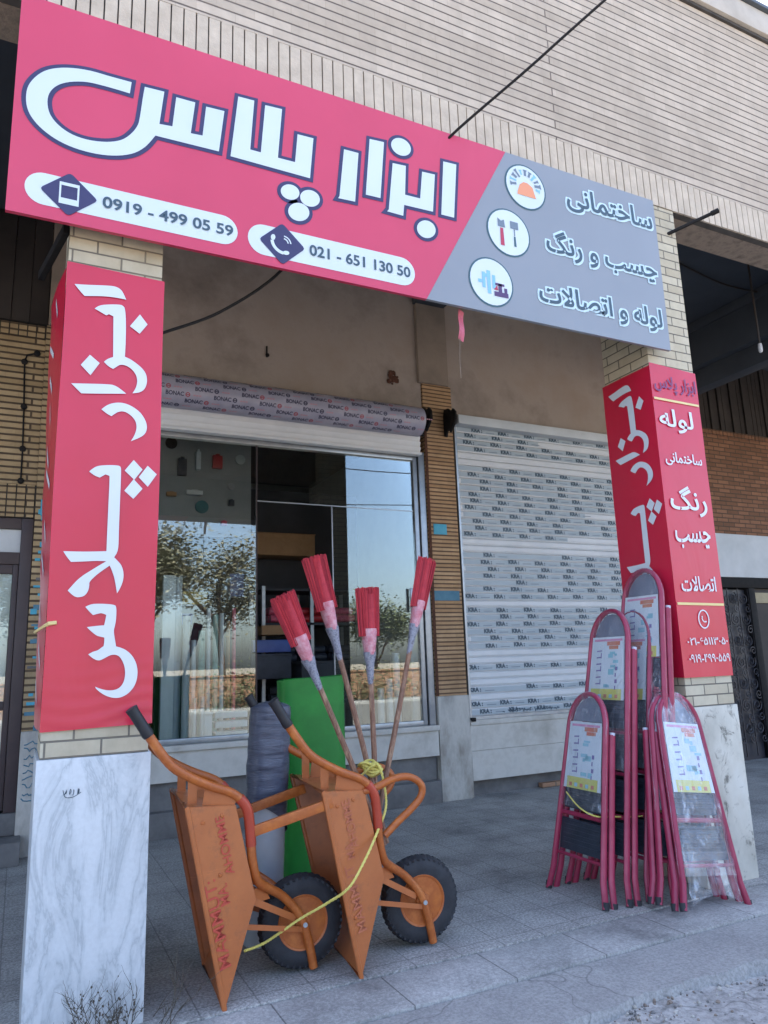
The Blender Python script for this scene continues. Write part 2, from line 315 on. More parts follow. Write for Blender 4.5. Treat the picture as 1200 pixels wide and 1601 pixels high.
# ------------------------------------------------------------------ mesh helpers
class MB:
    def __init__(s): s.v = []; s.f = []; s.mi = []; s.cur = 0
    def add(s, vs, fs):
        o = len(s.v); s.v += [tuple(v) for v in vs]
        for f in fs: s.f.append([o+i for i in f]); s.mi.append(s.cur)
        return s
    def box(s, x0, y0, z0, x1, y1, z1):
        return s.add([(x0,y0,z0),(x1,y0,z0),(x1,y1,z0),(x0,y1,z0),(x0,y0,z1),(x1,y0,z1),(x1,y1,z1),(x0,y1,z1)],
                     [(0,3,2,1),(4,5,6,7),(0,1,5,4),(1,2,6,5),(2,3,7,6),(3,0,4,7)])
    def hexa(s, b, t):
        return s.add(list(b)+list(t), [(0,3,2,1),(4,5,6,7),(0,1,5,4),(1,2,6,5),(2,3,7,6),(3,0,4,7)])
    def bar(s, a, b, wx, wz, upv=(0,0,1)):
        a = Vector(a); b = Vector(b); d = (b-a).normalized(); u = d.cross(Vector(upv)).normalized(); v = u.cross(d)
        c = [(-.5,-.5),(.5,-.5),(.5,.5),(-.5,.5)]
        return s.hexa([a+u*(p*wx)+v*(q*wz) for p,q in c], [b+u*(p*wx)+v*(q*wz) for p,q in c])
    def tube(s, pts, r, n=10, caps=True, closed=False, flat=1.0):
        pts = [Vector(p) for p in pts]; N = len(pts)
        rr = r if isinstance(r, (list, tuple)) else [r]*N
        t0 = (pts[1]-pts[0]).normalized(); ref = Vector((0,0,1)) if abs(t0.z) < .9 else Vector((1,0,0))
        u = t0.cross(ref).normalized(); rings = []
        for i, p in enumerate(pts):
            if closed: t = (pts[(i+1)%N]-pts[i-1]).normalized()
            else: t = (pts[min(i+1,N-1)]-pts[max(i-1,0)]).normalized()
            u = (u - t*u.dot(t)).normalized(); v = t.cross(u)
            rings.append([p+u*(math.cos(2*math.pi*k/n)*rr[i])+v*(math.sin(2*math.pi*k/n)*rr[i]*flat) for k in range(n)])
        vs = [q for ring in rings for q in ring]; fs = []
        for i in range(N if closed else N-1):
            a = i*n; b = ((i+1)%N)*n
            for k in range(n): fs.append((a+k, a+(k+1)%n, b+(k+1)%n, b+k))
        if caps and not closed: fs += [tuple(range(n-1,-1,-1)), tuple(range((N-1)*n, N*n))]
        return s.add(vs, fs)
    def lathe(s, prof, origin, axis, n=32, caps=True):     # prof: (distance along axis, radius)
        o = Vector(origin); ax = Vector(axis).normalized(); ref = Vector((0,0,1)) if abs(ax.z) < .9 else Vector((1,0,0))
        u = ax.cross(ref).normalized(); v = ax.cross(u)
        vs = []; fs = []
        for h, r in prof:
            for k in range(n): a = 2*math.pi*k/n; vs.append(o+ax*h+u*(r*math.cos(a))+v*(r*math.sin(a)))
        for i in range(len(prof)-1):
            for k in range(n): fs.append((i*n+k, i*n+(k+1)%n, (i+1)*n+(k+1)%n, (i+1)*n+k))
        if caps: fs += [tuple(range(n-1,-1,-1)), tuple(range((len(prof)-1)*n, len(prof)*n))]
        return s.add(vs, fs)
    def poly(s, pts, nrm=None, t=0):            # flat polygon, or a prism of thickness t along nrm
        pts = [Vector(p) for p in pts]; n = len(pts)
        if not t: return s.add(pts, [tuple(range(n))])
        d = Vector(nrm)*t
        return s.add(pts+[p+d for p in pts], [tuple(range(n-1,-1,-1)), tuple(range(n,2*n))]+[(i,(i+1)%n,n+(i+1)%n,n+i) for i in range(n)])
    def grid(s, fn, nu, nv):
        vs = [fn(i/nu, j/nv) for j in range(nv+1) for i in range(nu+1)]
        return s.add(vs, [(j*(nu+1)+i, j*(nu+1)+i+1, (j+1)*(nu+1)+i+1, (j+1)*(nu+1)+i) for j in range(nv) for i in range(nu)])
    def build(s, name, mats, parent=None, smooth=False, bevel=0, solid=0, ang=40, loc=None):
        me = bpy.data.meshes.new(name); me.from_pydata(s.v, [], s.f)
        mats = mats if isinstance(mats, (list, tuple)) else [mats]
        for m in mats: me.materials.append(m)
        if len(mats) > 1: me.polygons.foreach_set('material_index', s.mi)
        bm = bmesh.new(); bm.from_mesh(me)
        if not solid and len(s.f) < 60000: bmesh.ops.recalc_face_normals(bm, faces=bm.faces)
        if bevel:
            es = [e for e in bm.edges if len(e.link_faces) == 2 and e.calc_face_angle(0) > R(30)]
            bmesh.ops.bevel(bm, geom=es, offset=bevel, segments=2, profile=.6, affect='EDGES', clamp_overlap=True)
        bm.to_mesh(me); bm.free()
        if smooth or bevel:
            me.polygons.foreach_set('use_smooth', [True]*len(me.polygons)); me.set_sharp_from_angle(angle=R(ang))
        o = bpy.data.objects.new(name, me); COL.objects.link(o)
        if loc: o.location = loc
        if parent: o.parent = parent
        if solid:
            md = o.modifiers.new('thickness', 'SOLIDIFY'); md.thickness = solid; md.offset = 0
        return o
def empty(name, loc=(0,0,0), rz=0):
    o = bpy.data.objects.new(name, None); COL.objects.link(o); o.location = loc; o.rotation_euler = (0,0,rz); o.empty_display_size = .1
    return o
def tag(o, label=None, cat=None, group=None, kind=None):
    if label: o['label'] = label
    if cat: o['category'] = cat
    if group: o['group'] = group
    if kind or cat: o['kind'] = kind or 'thing'
    return o
def thing(name, label, cat, group=None, loc=(0,0,0), rz=0): return tag(empty(name, loc, rz), label, cat, group, 'thing')
def copy_tree(o, parent=None):
    c = o.copy(); COL.objects.link(c)
    if parent: c.parent = parent
    for ch in [k for k in bpy.data.objects if k.parent == o]: copy_tree(ch, c)
    return c
def smooth_path(pts, k=6):
    pts = [Vector(p) for p in pts]; out = []
    for i in range(len(pts)-1):
        p0 = pts[max(i-1,0)]; p1 = pts[i]; p2 = pts[i+1]; p3 = pts[min(i+2,len(pts)-1)]
        for j in range(k):
            t = j/k
            out.append(.5*((2*p1)+(-p0+p2)*t+(2*p0-5*p1+4*p2-p3)*t*t+(-p0+3*p1-3*p2+p3)*t**3))
    out.append(pts[-1]); return out

# ------------------------------------------------------------------ lettering
FORMS = {'ا':(0xFE8D,0xFE8E),'ر':(0xFEAD,0xFEAE),'ز':(0xFEAF,0xFEB0),'و':(0xFEED,0xFEEE),'ب':(0xFE8F,0xFE90,0xFE91,0xFE92),
 'پ':(0xFB56,0xFB57,0xFB58,0xFB59),'ت':(0xFE95,0xFE96,0xFE97,0xFE98),'چ':(0xFB7A,0xFB7B,0xFB7C,0xFB7D),'خ':(0xFEA5,0xFEA6,0xFEA7,0xFEA8),
 'س':(0xFEB1,0xFEB2,0xFEB3,0xFEB4),'ص':(0xFEB9,0xFEBA,0xFEBB,0xFEBC),'گ':(0xFB92,0xFB93,0xFB94,0xFB95),'ل':(0xFEDD,0xFEDE,0xFEDF,0xFEE0),
 'م':(0xFEE1,0xFEE2,0xFEE3,0xFEE4),'ن':(0xFEE5,0xFEE6,0xFEE7,0xFEE8),'ه':(0xFEE9,0xFEEA,0xFEEB,0xFEEC),'ی':(0xFBFC,0xFBFD,0xFBFE,0xFBFF),
 'ﻻ':(0xFEFB,0xFEFC)}
def shape(s):
    s = s.replace('لا', 'ﻻ'); out = []
    for i, ch in enumerate(s):
        if ch not in FORMS: out.append(ch); continue
        f = FORMS[ch]; prev = i > 0 and len(FORMS.get(s[i-1], ())) == 4; nxt = len(f) == 4 and i+1 < len(s) and s[i+1] in FORMS
        out.append(chr(f[3] if prev and nxt else f[1] if prev else f[2] if nxt else f[0]))
    return ''.join(reversed(out))
def text_mesh(s, offset=0.0):
    c = bpy.data.curves.new('lettering', 'FONT'); c.body = s; c.size = 1; c.offset = offset; c.resolution_u = 4
    o = bpy.data.objects.new('lettering', c); COL.objects.link(o)
    me = bpy.data.meshes.new_from_object(o.evaluated_get(bpy.context.evaluated_depsgraph_get()))
    vs = [(v.co.x, v.co.y) for v in me.vertices]; fs = [tuple(p.vertices) for p in me.polygons]
    bpy.data.objects.remove(o); bpy.data.curves.remove(c); bpy.data.meshes.remove(me)
    return vs, fs
def put_text(mb, s, fn, x0, x1, z0, z1, offset=0.0, nrm=(0, -1, 0), keep=None):
    """fit the string into the rectangle x0..x1, z0..z1 of a surface; fn maps (x, z) to a point"""
    vs, fs = text_mesh(s, offset)
    if keep is None: keep = vs
    ax0 = min(v[0] for v in keep); ax1 = max(v[0] for v in keep); az0 = min(v[1] for v in keep); az1 = max(v[1] for v in keep)
    kx = (x1-x0)/(ax1-ax0); kz = (z1-z0)/(az1-az0)
    par = list(range(len(vs)))
    def root(i):
        while par[i] != i: par[i] = par[par[i]]; i = par[i]
        return i
    for f in fs:
        for i in f[1:]: par[root(i)] = root(f[0])
    ids = {}; lift = Vector(nrm)*.0004           # neighbouring glyphs overlap where they join: each sits a hair above the last
    lv = [ids.setdefault(root(i), len(ids)) for i in range(len(vs))]
    mb.add([Vector(fn(x0+(v[0]-ax0)*kx, z0+(v[1]-az0)*kz))+lift*(lv[i] % 6) for i, v in enumerate(vs)], fs); return keep
def offset_poly(p, d):
    n = len(p); A = sum(p[i][0]*p[(i+1)%n][1]-p[(i+1)%n][0]*p[i][1] for i in range(n)); sg = 1 if A > 0 else -1; out = []
    for i in range(n):
        a = Vector(p[i-1]); b = Vector(p[i]); c = Vector(p[(i+1)%n])
        e1 = (b-a).normalized(); e2 = (c-b).normalized(); n1 = Vector((e1.y, -e1.x))*sg; n2 = Vector((e2.y, -e2.x))*sg
        m = n1+n2
        if m.length < 1e-4: m = n1.copy()
        m.normalize(); k = d/max(.45, m.dot(n1)); out.append((b.x+m.x*k, b.y+m.y*k))
    return out
def circle(cx, cz, rx, rz=None, n=32, a0=0): rz = rz or rx; return [(cx+rx*math.cos(a0+2*math.pi*k/n), cz+rz*math.sin(a0+2*math.pi*k/n)) for k in range(n)]
def capsule(xa, xb, zc, r, n=14):
    return [(xb-r+r*math.cos(a), zc+r*math.sin(a)) for a in [math.pi*(k/n-.5) for k in range(n+1)]] + \
           [(xa+r+r*math.cos(a), zc+r*math.sin(a)) for a in [math.pi*(k/n+.5) for k in range(n+1)]]
# ------------------------------------------------------------------ key dimensions of the place
YB = 3.34                                # back (shop) wall of the arcade
PL0, PL1, PR0, PR1, PD = .094, .522, 3.794, 4.221, .43
PITCHX = 3.70
ZM, Z_SOLD0, Z_SOLD1, Z_CEIL = 1.054, 4.65, 4.93, 5.55
SY, SX0, SX1, SZ0, SZ1 = -.1085, -.178, 3.898, 3.43, 4.587

# ------------------------------------------------------------------ ground
tag(MB().box(-12, -.09, -.06, 20, 12, 0).build('arcade_pavement', M_tile), kind='structure')
tag(MB().box(-12, -.43, -.10, 20, -.098, -.006).build('kerb_slabs', M_kerb, bevel=.004), kind='structure')
b = MB(); rng = random.Random(3)
xs = [-12+i*.025 for i in range(1281)]
edge = []
for x in xs: edge.append(-.82+.06*noise.noise((x*1.3, 0, 0))+.05*noise.noise((x*4, 3, 0))+.03*noise.noise((x*11, 5, 0))+.015*noise.noise((x*29, 5, 0)))
top = [(x, -.438, -.018) for x in xs]; mid = [(x, e, -.020+.004*noise.noise((x*4, 1, 1))) for x, e in zip(xs, edge)]; low = [(x, e-.02-.012*noise.noise((x*11, 8, 0)), -.095) for x, e in zip(xs, edge)]
n = len(xs); vs = top+mid+low; fs = []
for i in range(n-1): fs += [(n+i, n+i+1, i+1, i), (2*n+i, 2*n+i+1, n+i+1, n+i)]
b.add(vs, fs); tag(b.build('concrete_apron', M_apron), kind='structure')
def rough(u, v):
    x = -4+u*14; y = -.78-v*3.4
    return (x, y, -.062+.022*noise.noise((x*2.1, y*2.1, 0))+.014*noise.noise((x*8, y*8, 4))+.008*noise.noise((x*21, y*21, 9)))
tag(MB().grid(rough, 260, 80).build('broken_verge', M_broken, smooth=True), kind='structure')
b = MB(); rng = random.Random(44)
for k in range(900):
    x = rng.uniform(.6, 5.2); e = -.84+.05*noise.noise((x*1.3, 0, 0)); y = e-abs(rng.gauss(0, .16))+.02; r_ = rng.choice((.003, .004, .005, .006, .010))*rng.uniform(.7, 1.3)
    z = rough((x+4)/14, (-.78-y)/3.4)[2]+r_*.3 if y < -.80 else -.016
    a = rng.uniform(0, 6.28); pts = [(x+r_*c_*math.cos(a+t)*rng.uniform(.7, 1.2), y+r_*c_*math.sin(a+t)*rng.uniform(.7, 1.2), z+h) for h, c_ in ((-r_*.6, .8), (r_*.3, 1.0), (r_*.8, .45)) for t in (0, 1.5, 3.1, 4.6)]
    b.cur = k % 3; b.add(pts, [(0,1,5,4),(1,2,6,5),(2,3,7,6),(3,0,4,7),(4,5,9,8),(5,6,10,9),(6,7,11,10),(7,4,8,11),(8,9,10,11)])
tag(b.build('loose_gravel', [M_concrete, M_dark_base, M_stone]), 'loose gravel and crumbs of concrete along the broken edge', 'gravel', kind='stuff')
tag(MB().box(-60, -15, -.14, 60, -4.1, -.085).build('road', M_asph), kind='structure')
tag(MB().box(-700, -700, -.3, 700, 700, -.16).build('ground', M_earth), kind='structure')

# ------------------------------------------------------------------ the arcaded building
def upper_wall():
    t = thing('upper_wall', 'pale brick upper wall above the shop sign with an upright brick course along its foot', 'wall', loc=(0, 0, Z_SOLD0))
    def part(mb, name, m, **k): o = mb.build(name, m, t, **k); o.location = (0, 0, -Z_SOLD0); return o
    part(MB().box(-12, 0, Z_SOLD1, 20, .30, 6.72), 'brick_face', M_brick_up)
    b = MB(); x = -12.0; rng = random.Random(2)
    while x < 20: b.box(x+.004, -.004+rng.uniform(-.002, .002), Z_SOLD0+.006, x+.063, .06, Z_SOLD1-.006); x += .067
    part(b, 'soldier_course', M_soldier)
    part(MB().box(-12, .01, Z_SOLD0+.002, 20, .062, Z_SOLD1-.001), 'mortar_bed', M_joint)
    part(MB().box(-12, .064, Z_SOLD0, 20, .30, Z_SOLD1-.002), 'lintel', M_concrete)
    part(MB().box(-12, -.022, 6.722, 20, .30, 6.752), 'shadow_strip', M_joint)  # solid dark strip, paints the shadow line under the cornice
    part(MB().box(-12, -.055, 6.754, 20, .30, 6.99), 'cornice', mat('cornice_paint', C(196, 188, 178), C(172, 164, 154), 3, .8, bump=.2), bevel=.01)
    part(MB().box(PL1+.004, .014, 4.05, PR0-.004, .29, Z_SOLD0-.002), 'lintel', M_concrete)  # unseen beam added behind the sign, blocks a sky strip mirrored in the glass
    part(MB().box(-12, -.09, 6.992, 20, .34, 7.025), 'coping', mat('coping_metal', C(86, 92, 98), C(70, 76, 84), 6, .5))
    return t
upper_wall()
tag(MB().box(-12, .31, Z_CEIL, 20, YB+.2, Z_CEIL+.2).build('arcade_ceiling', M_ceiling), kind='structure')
tag(MB().box(-12, .35, 6.55, 20, 12, 6.84).build('sun_block_roof', M_concrete), kind='structure')  # unseen slab added to block the sun
# cross beams of the arcade, over every pillar
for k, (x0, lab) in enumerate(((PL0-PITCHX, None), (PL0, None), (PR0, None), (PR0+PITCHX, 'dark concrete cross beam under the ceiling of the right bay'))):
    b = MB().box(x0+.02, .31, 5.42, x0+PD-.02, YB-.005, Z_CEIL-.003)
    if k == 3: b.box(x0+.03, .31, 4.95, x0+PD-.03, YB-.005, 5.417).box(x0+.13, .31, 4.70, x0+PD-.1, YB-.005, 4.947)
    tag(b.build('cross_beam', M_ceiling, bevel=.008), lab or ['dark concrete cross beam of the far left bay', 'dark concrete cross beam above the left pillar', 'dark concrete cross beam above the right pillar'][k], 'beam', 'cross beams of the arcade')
# back wall pieces -------------------------------------------------------------------------------------------------
XS0, XS1 = .62, 3.85                     # left shop opening
b = MB(); b.box(XS0-.12, YB, 3.99, PR0+.085, YB+.22, Z_CEIL-.004)
o = tag(b.build('plaster_wall', M_plaster), 'dirty brown plaster wall above the open shop window with a rust stain', 'wall')
sp = MB(); rng = random.Random(5); cx, cz = atY(612, 592, YB).x, atY(612, 592, YB).z
for k in range(26):
    a = rng.uniform(0, 6.28); d = rng.uniform(0, .075); sp.lathe([(0, .004), (.012, rng.uniform(.012, .035)), (.02, .006)], (cx+d*math.cos(a), YB+.001, cz+d*math.sin(a)), (0, -1, 0), 7)
sp.build('rust_patch', M_rust, o)
hole = atY(417, 556, YB); MB().lathe([(0, .012), (.02, .022), (.03, .008)], (hole.x, YB+.001, hole.z), (0, -1, 0), 9).box(hole.x-.012, YB-.012, hole.z-.02, hole.x+.004, YB-.001, hole.z+.1).build('wire_stub', M_black, o)
tag(MB().box(PR1+.02, YB, 4.06, 7.52, YB+.22, Z_CEIL-.004).build('plaster_wall', M_plaster), 'brown plaster wall above the closed white shutter', 'wall')
# pilaster between the two shops
PX0, PX1 = 3.885, 4.258
t = thing('brick_pilaster', 'tan brick pilaster with a stone foot between the two shopfronts', 'pilaster', loc=(PX0, YB-.02, 0))
def pp(mb, name, m, **k): o = mb.build(name, m, t, **k); o.location = (-PX0, -(YB-.02), 0); return o
pp(MB().box(PX0, YB-.02, 1.032, PX1, YB+.22, 4.46), 'brick_shaft', M_brick_tan)
o = pp(MB().box(PX0+.01, YB-.035, 0, PX1+.012, YB+.2, 1.03), 'stone_foot', M_stone, bevel=.006)
pp(MB().box(PX0-.05, YB-.05, 4.463, PX1-.04, YB+.2, Z_CEIL-.004), 'plaster_head', M_plaster2, bevel=.004)
s1 = atY(688, 828, YB-.02); pp(MB().box(s1.x-.085, YB-.026, s1.z-.055, s1.x+.08, YB-.0195, s1.z+.06), 'blue_sticker', M_blue_tile, bevel=.002)
s1 = atY(699, 931, YB-.02); pp(MB().box(s1.x-.19, YB-.0255, s1.z-.055, s1.x+.15, YB-.0195, s1.z+.05), 'blue_paint_patch', M_blue_tile2)
pp(MB().box(PX0-.002, YB-.03, 1.035, PX0+.028, YB-.0205, 4.05), 'rusty_guide', M_rust)
# left bay back wall: buff brick, dark louvres above, brown door
t = thing('brick_wall', 'buff brick wall behind the left pillar with a dark conduit running down it', 'wall', loc=(-4, YB, 0))
def pw(mb, name, m, **k): o = mb.build(name, m, t, **k); o.location = (4, -YB, 0); return o
pw(MB().box(-4, YB, 2.99, .038, YB+.22, 4.33), 'brick_face', M_brick_buff)
for za, zb_ in ((4.335, 4.455), (2.705, 2.985)):
    b = MB(); x = -4
    while x < .03: b.box(x+.004, YB-.004, za, x+.066, YB+.1, zb_); x += .072
    pw(b, 'upright_brick_course', M_brick_buff)
pw(MB().box(-4, YB+.01, 2.70, .038, YB+.2, 2.989), 'course_bed', M_joint)
pw(MB().box(-4, YB+.01, 4.332, .038, YB+.2, 4.46), 'course_bed', M_joint)
c = [atY(px, py, YB) for px, py in ((58, 553), (42, 556), (38, 566), (37, 636), (35, 702), (32, 752))]
b = MB().tube([(q.x, YB-.012, q.z) for q in c], .008, 6)
for q in (c[0], c[2], c[3], c[4], c[5]): b.lathe([(0, .028), (.02, .026), (.028, .01)], (q.x, YB, q.z), (0, -1, 0), 8)
pw(b, 'conduit', M_black)
pw(MB().box(.04, YB-.02, .95, .42, YB+.2, 4.46), 'narrow_pier', M_brick_buff)
pw(MB().box(.037, YB-.03, 0, .438, YB+.2, .948), 'pier_foot', M_stone, bevel=.006)
b = MB(); rng = random.Random(11)
for k in range(34):
    z = 2.85-k*.058+rng.uniform(-.02, .02); x = .05+rng.uniform(0, .10); ww = rng.uniform(.03, .12); hh = rng.uniform(.015, .045)
    b.cur = rng.choice((0, 0, 1, 2)); b.box(x, YB-.024-.0002*k, z, x+ww, YB-.0195, z+hh)
b.cur = 0; b.box(.08, YB-.0285, 2.72, .17, YB-.0195, 2.86)
pw(b, 'old_stickers', [M_blue_tile, M_blue_tile2, M_dark_base])
b = MB(); rng = random.Random(4)
for k in range(9):
    z = .86-k*.055; pts = [(.07+.018*j+rng.uniform(-.006, .006), YB-.032, z+rng.uniform(-.02, .02)) for j in range(7)]; b.tube(pts, .0045, 4)
pw(b, 'scrawled_paint', M_blue_tile2)
t = thing('louvred_transom', 'dark metal louvre panels above the buff brick wall of the left bay', 'louvre panels', loc=(-4, YB, 4.47))
b = MB(); x = -4.0; k = 0
while x < .05: b.box(x, YB+.02+.012*(k % 2), 4.475, min(x+.145, .05), YB+.1, Z_CEIL-.004); x += .15; k += 1
o = b.build('panels', M_darkmetal, t, bevel=.004); o.location = (4, -YB, -4.47)
o = MB().box(.052, YB-.03, 4.47, .2, YB+.12, Z_CEIL-.004).build('plaster_edge', M_plaster2, t); o.location = (4, -YB, -4.47)
o = MB().box(-4, YB-.005, 4.461, .052, YB+.1, 4.474).build('sill', M_black, t); o.location = (4, -YB, -4.47)
t = thing('brown_door', 'dark brown framed glass door with a white panel over it behind the left pillar', 'door', loc=(-.5, YB, 0))
def pdr(mb, name, m, par=None, **k): o = mb.build(name, m, par or t, **k); o.location = (.5, -YB, 0) if not par else (0, 0, 0); return o
f = pdr(MB().box(-1.0, YB-.01, .34, -.93, YB+.1, 2.69).box(-.055, YB-.01, .34, .035, YB+.1, 2.69).box(-.928, YB-.008, 2.60, -.057, YB+.1, 2.69).box(-.928, YB-.008, 2.30, -.057, YB+.1, 2.40), 'frame', M_frame_brown, bevel=.004)
pdr(MB().box(-.928, YB+.03, 2.402, -.057, YB+.05, 2.598), 'transom_panel', M_white_panel)
pdr(MB().box(-.926, YB+.0, .36, -.83, YB+.06, 2.298).box(-.100, YB+.0, .36, -.059, YB+.06, 2.298).box(-.828, YB+.002, .36, -.102, YB+.06, .46).box(-.828, YB+.002, 1.12, -.102, YB+.06, 1.19).box(-.828, YB+.002, 2.22, -.102, YB+.06, 2.297), 'leaf', M_frame_brown, bevel=.004)
pdr(MB().box(-.827, YB+.025, .462, -.103, YB+.033, 2.218), 'pane', M_glass)
pdr(MB().box(-.826, YB+.045, .463, -.104, YB+.052, 2.217), 'brightening_sheet', mat('brightening_white', C(236, 236, 232), None, rough=.8))  # white sheet added behind the pane to imitate its bright look
pdr(MB().tube([(-.20, YB-.03, 1.2), (-.20, YB-.05, 1.22), (-.20, YB-.05, 1.38), (-.20, YB-.03, 1.4)], .01, 8), 'handle', M_alu, smooth=True)
tag(MB().box(-1.02, YB-.3, 0, .08, YB+.1, .17).box(-1.02, YB-.02, .172, .08, YB+.1, .338).build('door_step', M_dark_base, bevel=.01), 'grey stone step below the brown door', 'step')
tag(MB().box(-4, YB, 0, -1.02, YB+.2, 2.698).build('rendered_wall', M_plaster), 'plain rendered wall left of the brown door', 'wall')
b = MB().box(.44, YB, 0, XS0-.125, YB+.22, Z_CEIL-.004); tag(b.build('corner_pier', M_plaster2), 'grey pier hidden behind the banner at the left end of the shop window', 'wall')
tag(MB().box(-.9, YB+.3, .1, .0, YB+1.6, 3.2).build('lobby_wall', M_shopwall), 'pale inner wall seen through the brown door', 'wall')

tt, tb_ = atY(660, 640, YB-.14).z, atY(660, 680, YB-.2).z
RRV = (tt-tb_)/2; RCZ = (tt+tb_)/2; SLB = atY(652, 708, YB-.06).z; SLT = SLB+.19
BZ1 = atY(678, 652, YB-.2).z-.02; BZ2 = atY(703, 652, YB-.2).z-.02
# ------------------------------------------------------------------ left shop: sill, window, raised shutter
t = thing('sill_wall', 'low pale stone wall under the open shop window', 'wall', loc=(XS0, YB, 0))
def pq(mb, name, m, **k): o = mb.build(name, m, t, **k); o.location = (-XS0, -YB, 0); return o
pq(MB().box(XS0, YB-.07, .70, PX0-.004, YB+.22, .75), 'ledge', M_slab, bevel=.006)
pq(MB().box(XS0, YB-.035, .45, PX0-.004, YB+.2, .698), 'stone_panel', M_slab)
pq(MB().box(XS0, YB+.03, .215, PX0-.004, YB+.2, .448), 'recess', M_dark_base)
pq(MB().box(XS0, YB-.06, 0, PX0-.004, YB+.2, .213), 'plinth', M_dark_base, bevel=.008)
t = thing('shop_window', 'tall glass shop window in a thin aluminium frame under the raised shutter', 'window', loc=(XS0, YB, .75))
def pv(mb, name, m, par=None, **k): o = mb.build(name, m, par or t, **k); o.location = (-XS0, -YB, -.75) if not par else (0,0,0); return o
WT = 3.60
XM1 = atY(402, 900, YB).x
fr = MB().box(XS0, YB, .752, XS0+.05, YB+.07, WT).box(3.80, YB-.01, .752, 3.875, YB+.08, WT+.05).box(3.735, YB+.005, .752, 3.785, YB+.07, WT).box(XS0+.052, YB, WT-.05, 3.733, YB+.07, WT).box(XS0+.052, YB, .752, 3.733, YB+.07, .80)
pv(fr, 'frame', M_alu, bevel=.004)
pv(MB().box(XM1-.006, YB+.018, .802, XM1+.006, YB+.048, WT-.052), 'mullion', M_frame_brown, bevel=.003)
pv(MB().box(XS0+.052, YB+.03, .802, XM1-.008, YB+.036, WT-.052), 'pane', M_glass)
XM2 = atY(523, 900, YB).x
ZTR = atY(460, 786, YB).z
pv(MB().box(XM2, YB+.03, .802, 3.733, YB+.036, ZTR-.006), 'pane', M_glass)
pv(MB().box(XM1+.008, YB+.03, ZTR+.006, 3.733, YB+.036, WT-.052), 'pane', M_glass)
pv(MB().box(XM1+.007, YB+.026, ZTR-.005, 3.733, YB+.040, ZTR+.005), 'transom_bar', M_alu)
pv(MB().box(XM2-.012, YB+.024, .802, XM2-.001, YB+.042, ZTR-.006), 'door_edge', M_alu)
pv(MB().box(3.63, YB-.02, 1.9, 3.66, YB+.0, 2.15), 'handle', M_alu, bevel=.004)
t = thing('raised_shutter', 'raised roller shutter with its film wrapped roll above the shop window', 'shutter', loc=(XS0, YB-.15, 3.8))
def pr(mb, name, m, par=None, **k): o = mb.build(name, m, par or t, **k); o.location = (-XS0, -YB+.15, -3.8) if not par else (0,0,0); return o
RC = Vector((0, YB-.15, RCZ)); RR = RRV
rx1 = atY(667, 660, YB-.3).x
pr(MB().lathe([(0, RR), (rx1-XS0-.02, RR)], (XS0+.01, RC.y, RC.z), (1, 0, 0), 40), 'roll_tube', M_roll_film, smooth=True)
def on_roll(x, s): a = s/RR; q = RR+.0022; return (x, RC.y-q*math.cos(a), RC.z+q*math.sin(a))     # s = arc length above the front line
ink = MB(); keep = None; vs, fs = text_mesh('BONAC', .025)
W_ = max(v[0] for v in vs); H_ = max(v[1] for v in vs)
rows = [-.21, -.15, -.09, -.03, .03, .09, .15]
for ri, s0 in enumerate(rows):
    x = XS0-.1+(ri*.262) % .44
    while x < rx1-.2:
        if x > XS0+.02:
            ink.cur = 0; ink.add([on_roll(x+v[0]/W_*.165, s0+v[1]/H_*.038) for v in vs], fs)
            ring = []
            red = (ri+int(x*7)) % 2
            ink.cur = 1 if red else 0
            for k in range(14):
                a0 = 2*math.pi*k/14; a1 = 2*math.pi*(k+1)/14; cx = x+.20; cz = s0+.017
                ink.add([on_roll(cx+.022*math.cos(a0), cz+.022*math.sin(a0)), on_roll(cx+.022*math.cos(a1), cz+.022*math.sin(a1)), on_roll(cx+.013*math.cos(a1), cz+.013*math.sin(a1)), on_roll(cx+.013*math.cos(a0), cz+.013*math.sin(a0))], [(0,1,2,3)])
            ink.add([on_roll(cx-.012, cz-.004), on_roll(cx+.012, cz-.004), on_roll(cx+.012, cz+.004), on_roll(cx-.012, cz+.004)], [(0,1,2,3)])
            ink.cur = 2
            for q in range(3): ink.add([on_roll(x+.25+q*.026, s0+.010), on_roll(x+.27+q*.026, s0+.010), on_roll(x+.27+q*.026, s0+.022), on_roll(x+.25+q*.026, s0+.022)], [(0,1,2,3)])
        x += .44
pr(ink, 'printed_marks', [M_ink_navy, M_ink_red, M_ink_rose])
b = MB()
for k in range(3):
    z0 = SLT-.062*(k+1); b.hexa([(XS0+.01, YB-.06-.0, z0), (3.80, YB-.06, z0), (3.80, YB-.02, z0), (XS0+.01, YB-.02, z0)], [(XS0+.01, YB-.085, z0+.056), (3.80, YB-.085, z0+.056), (3.80, YB-.02, z0+.056), (XS0+.01, YB-.02, z0+.056)])
pr(b, 'slats', M_shut, bevel=.006)
pr(MB().box(XS0+.01, YB-.10, SLB-.03, 3.80, YB-.01, SLB-.003), 'bottom_bar', M_shut, bevel=.004)
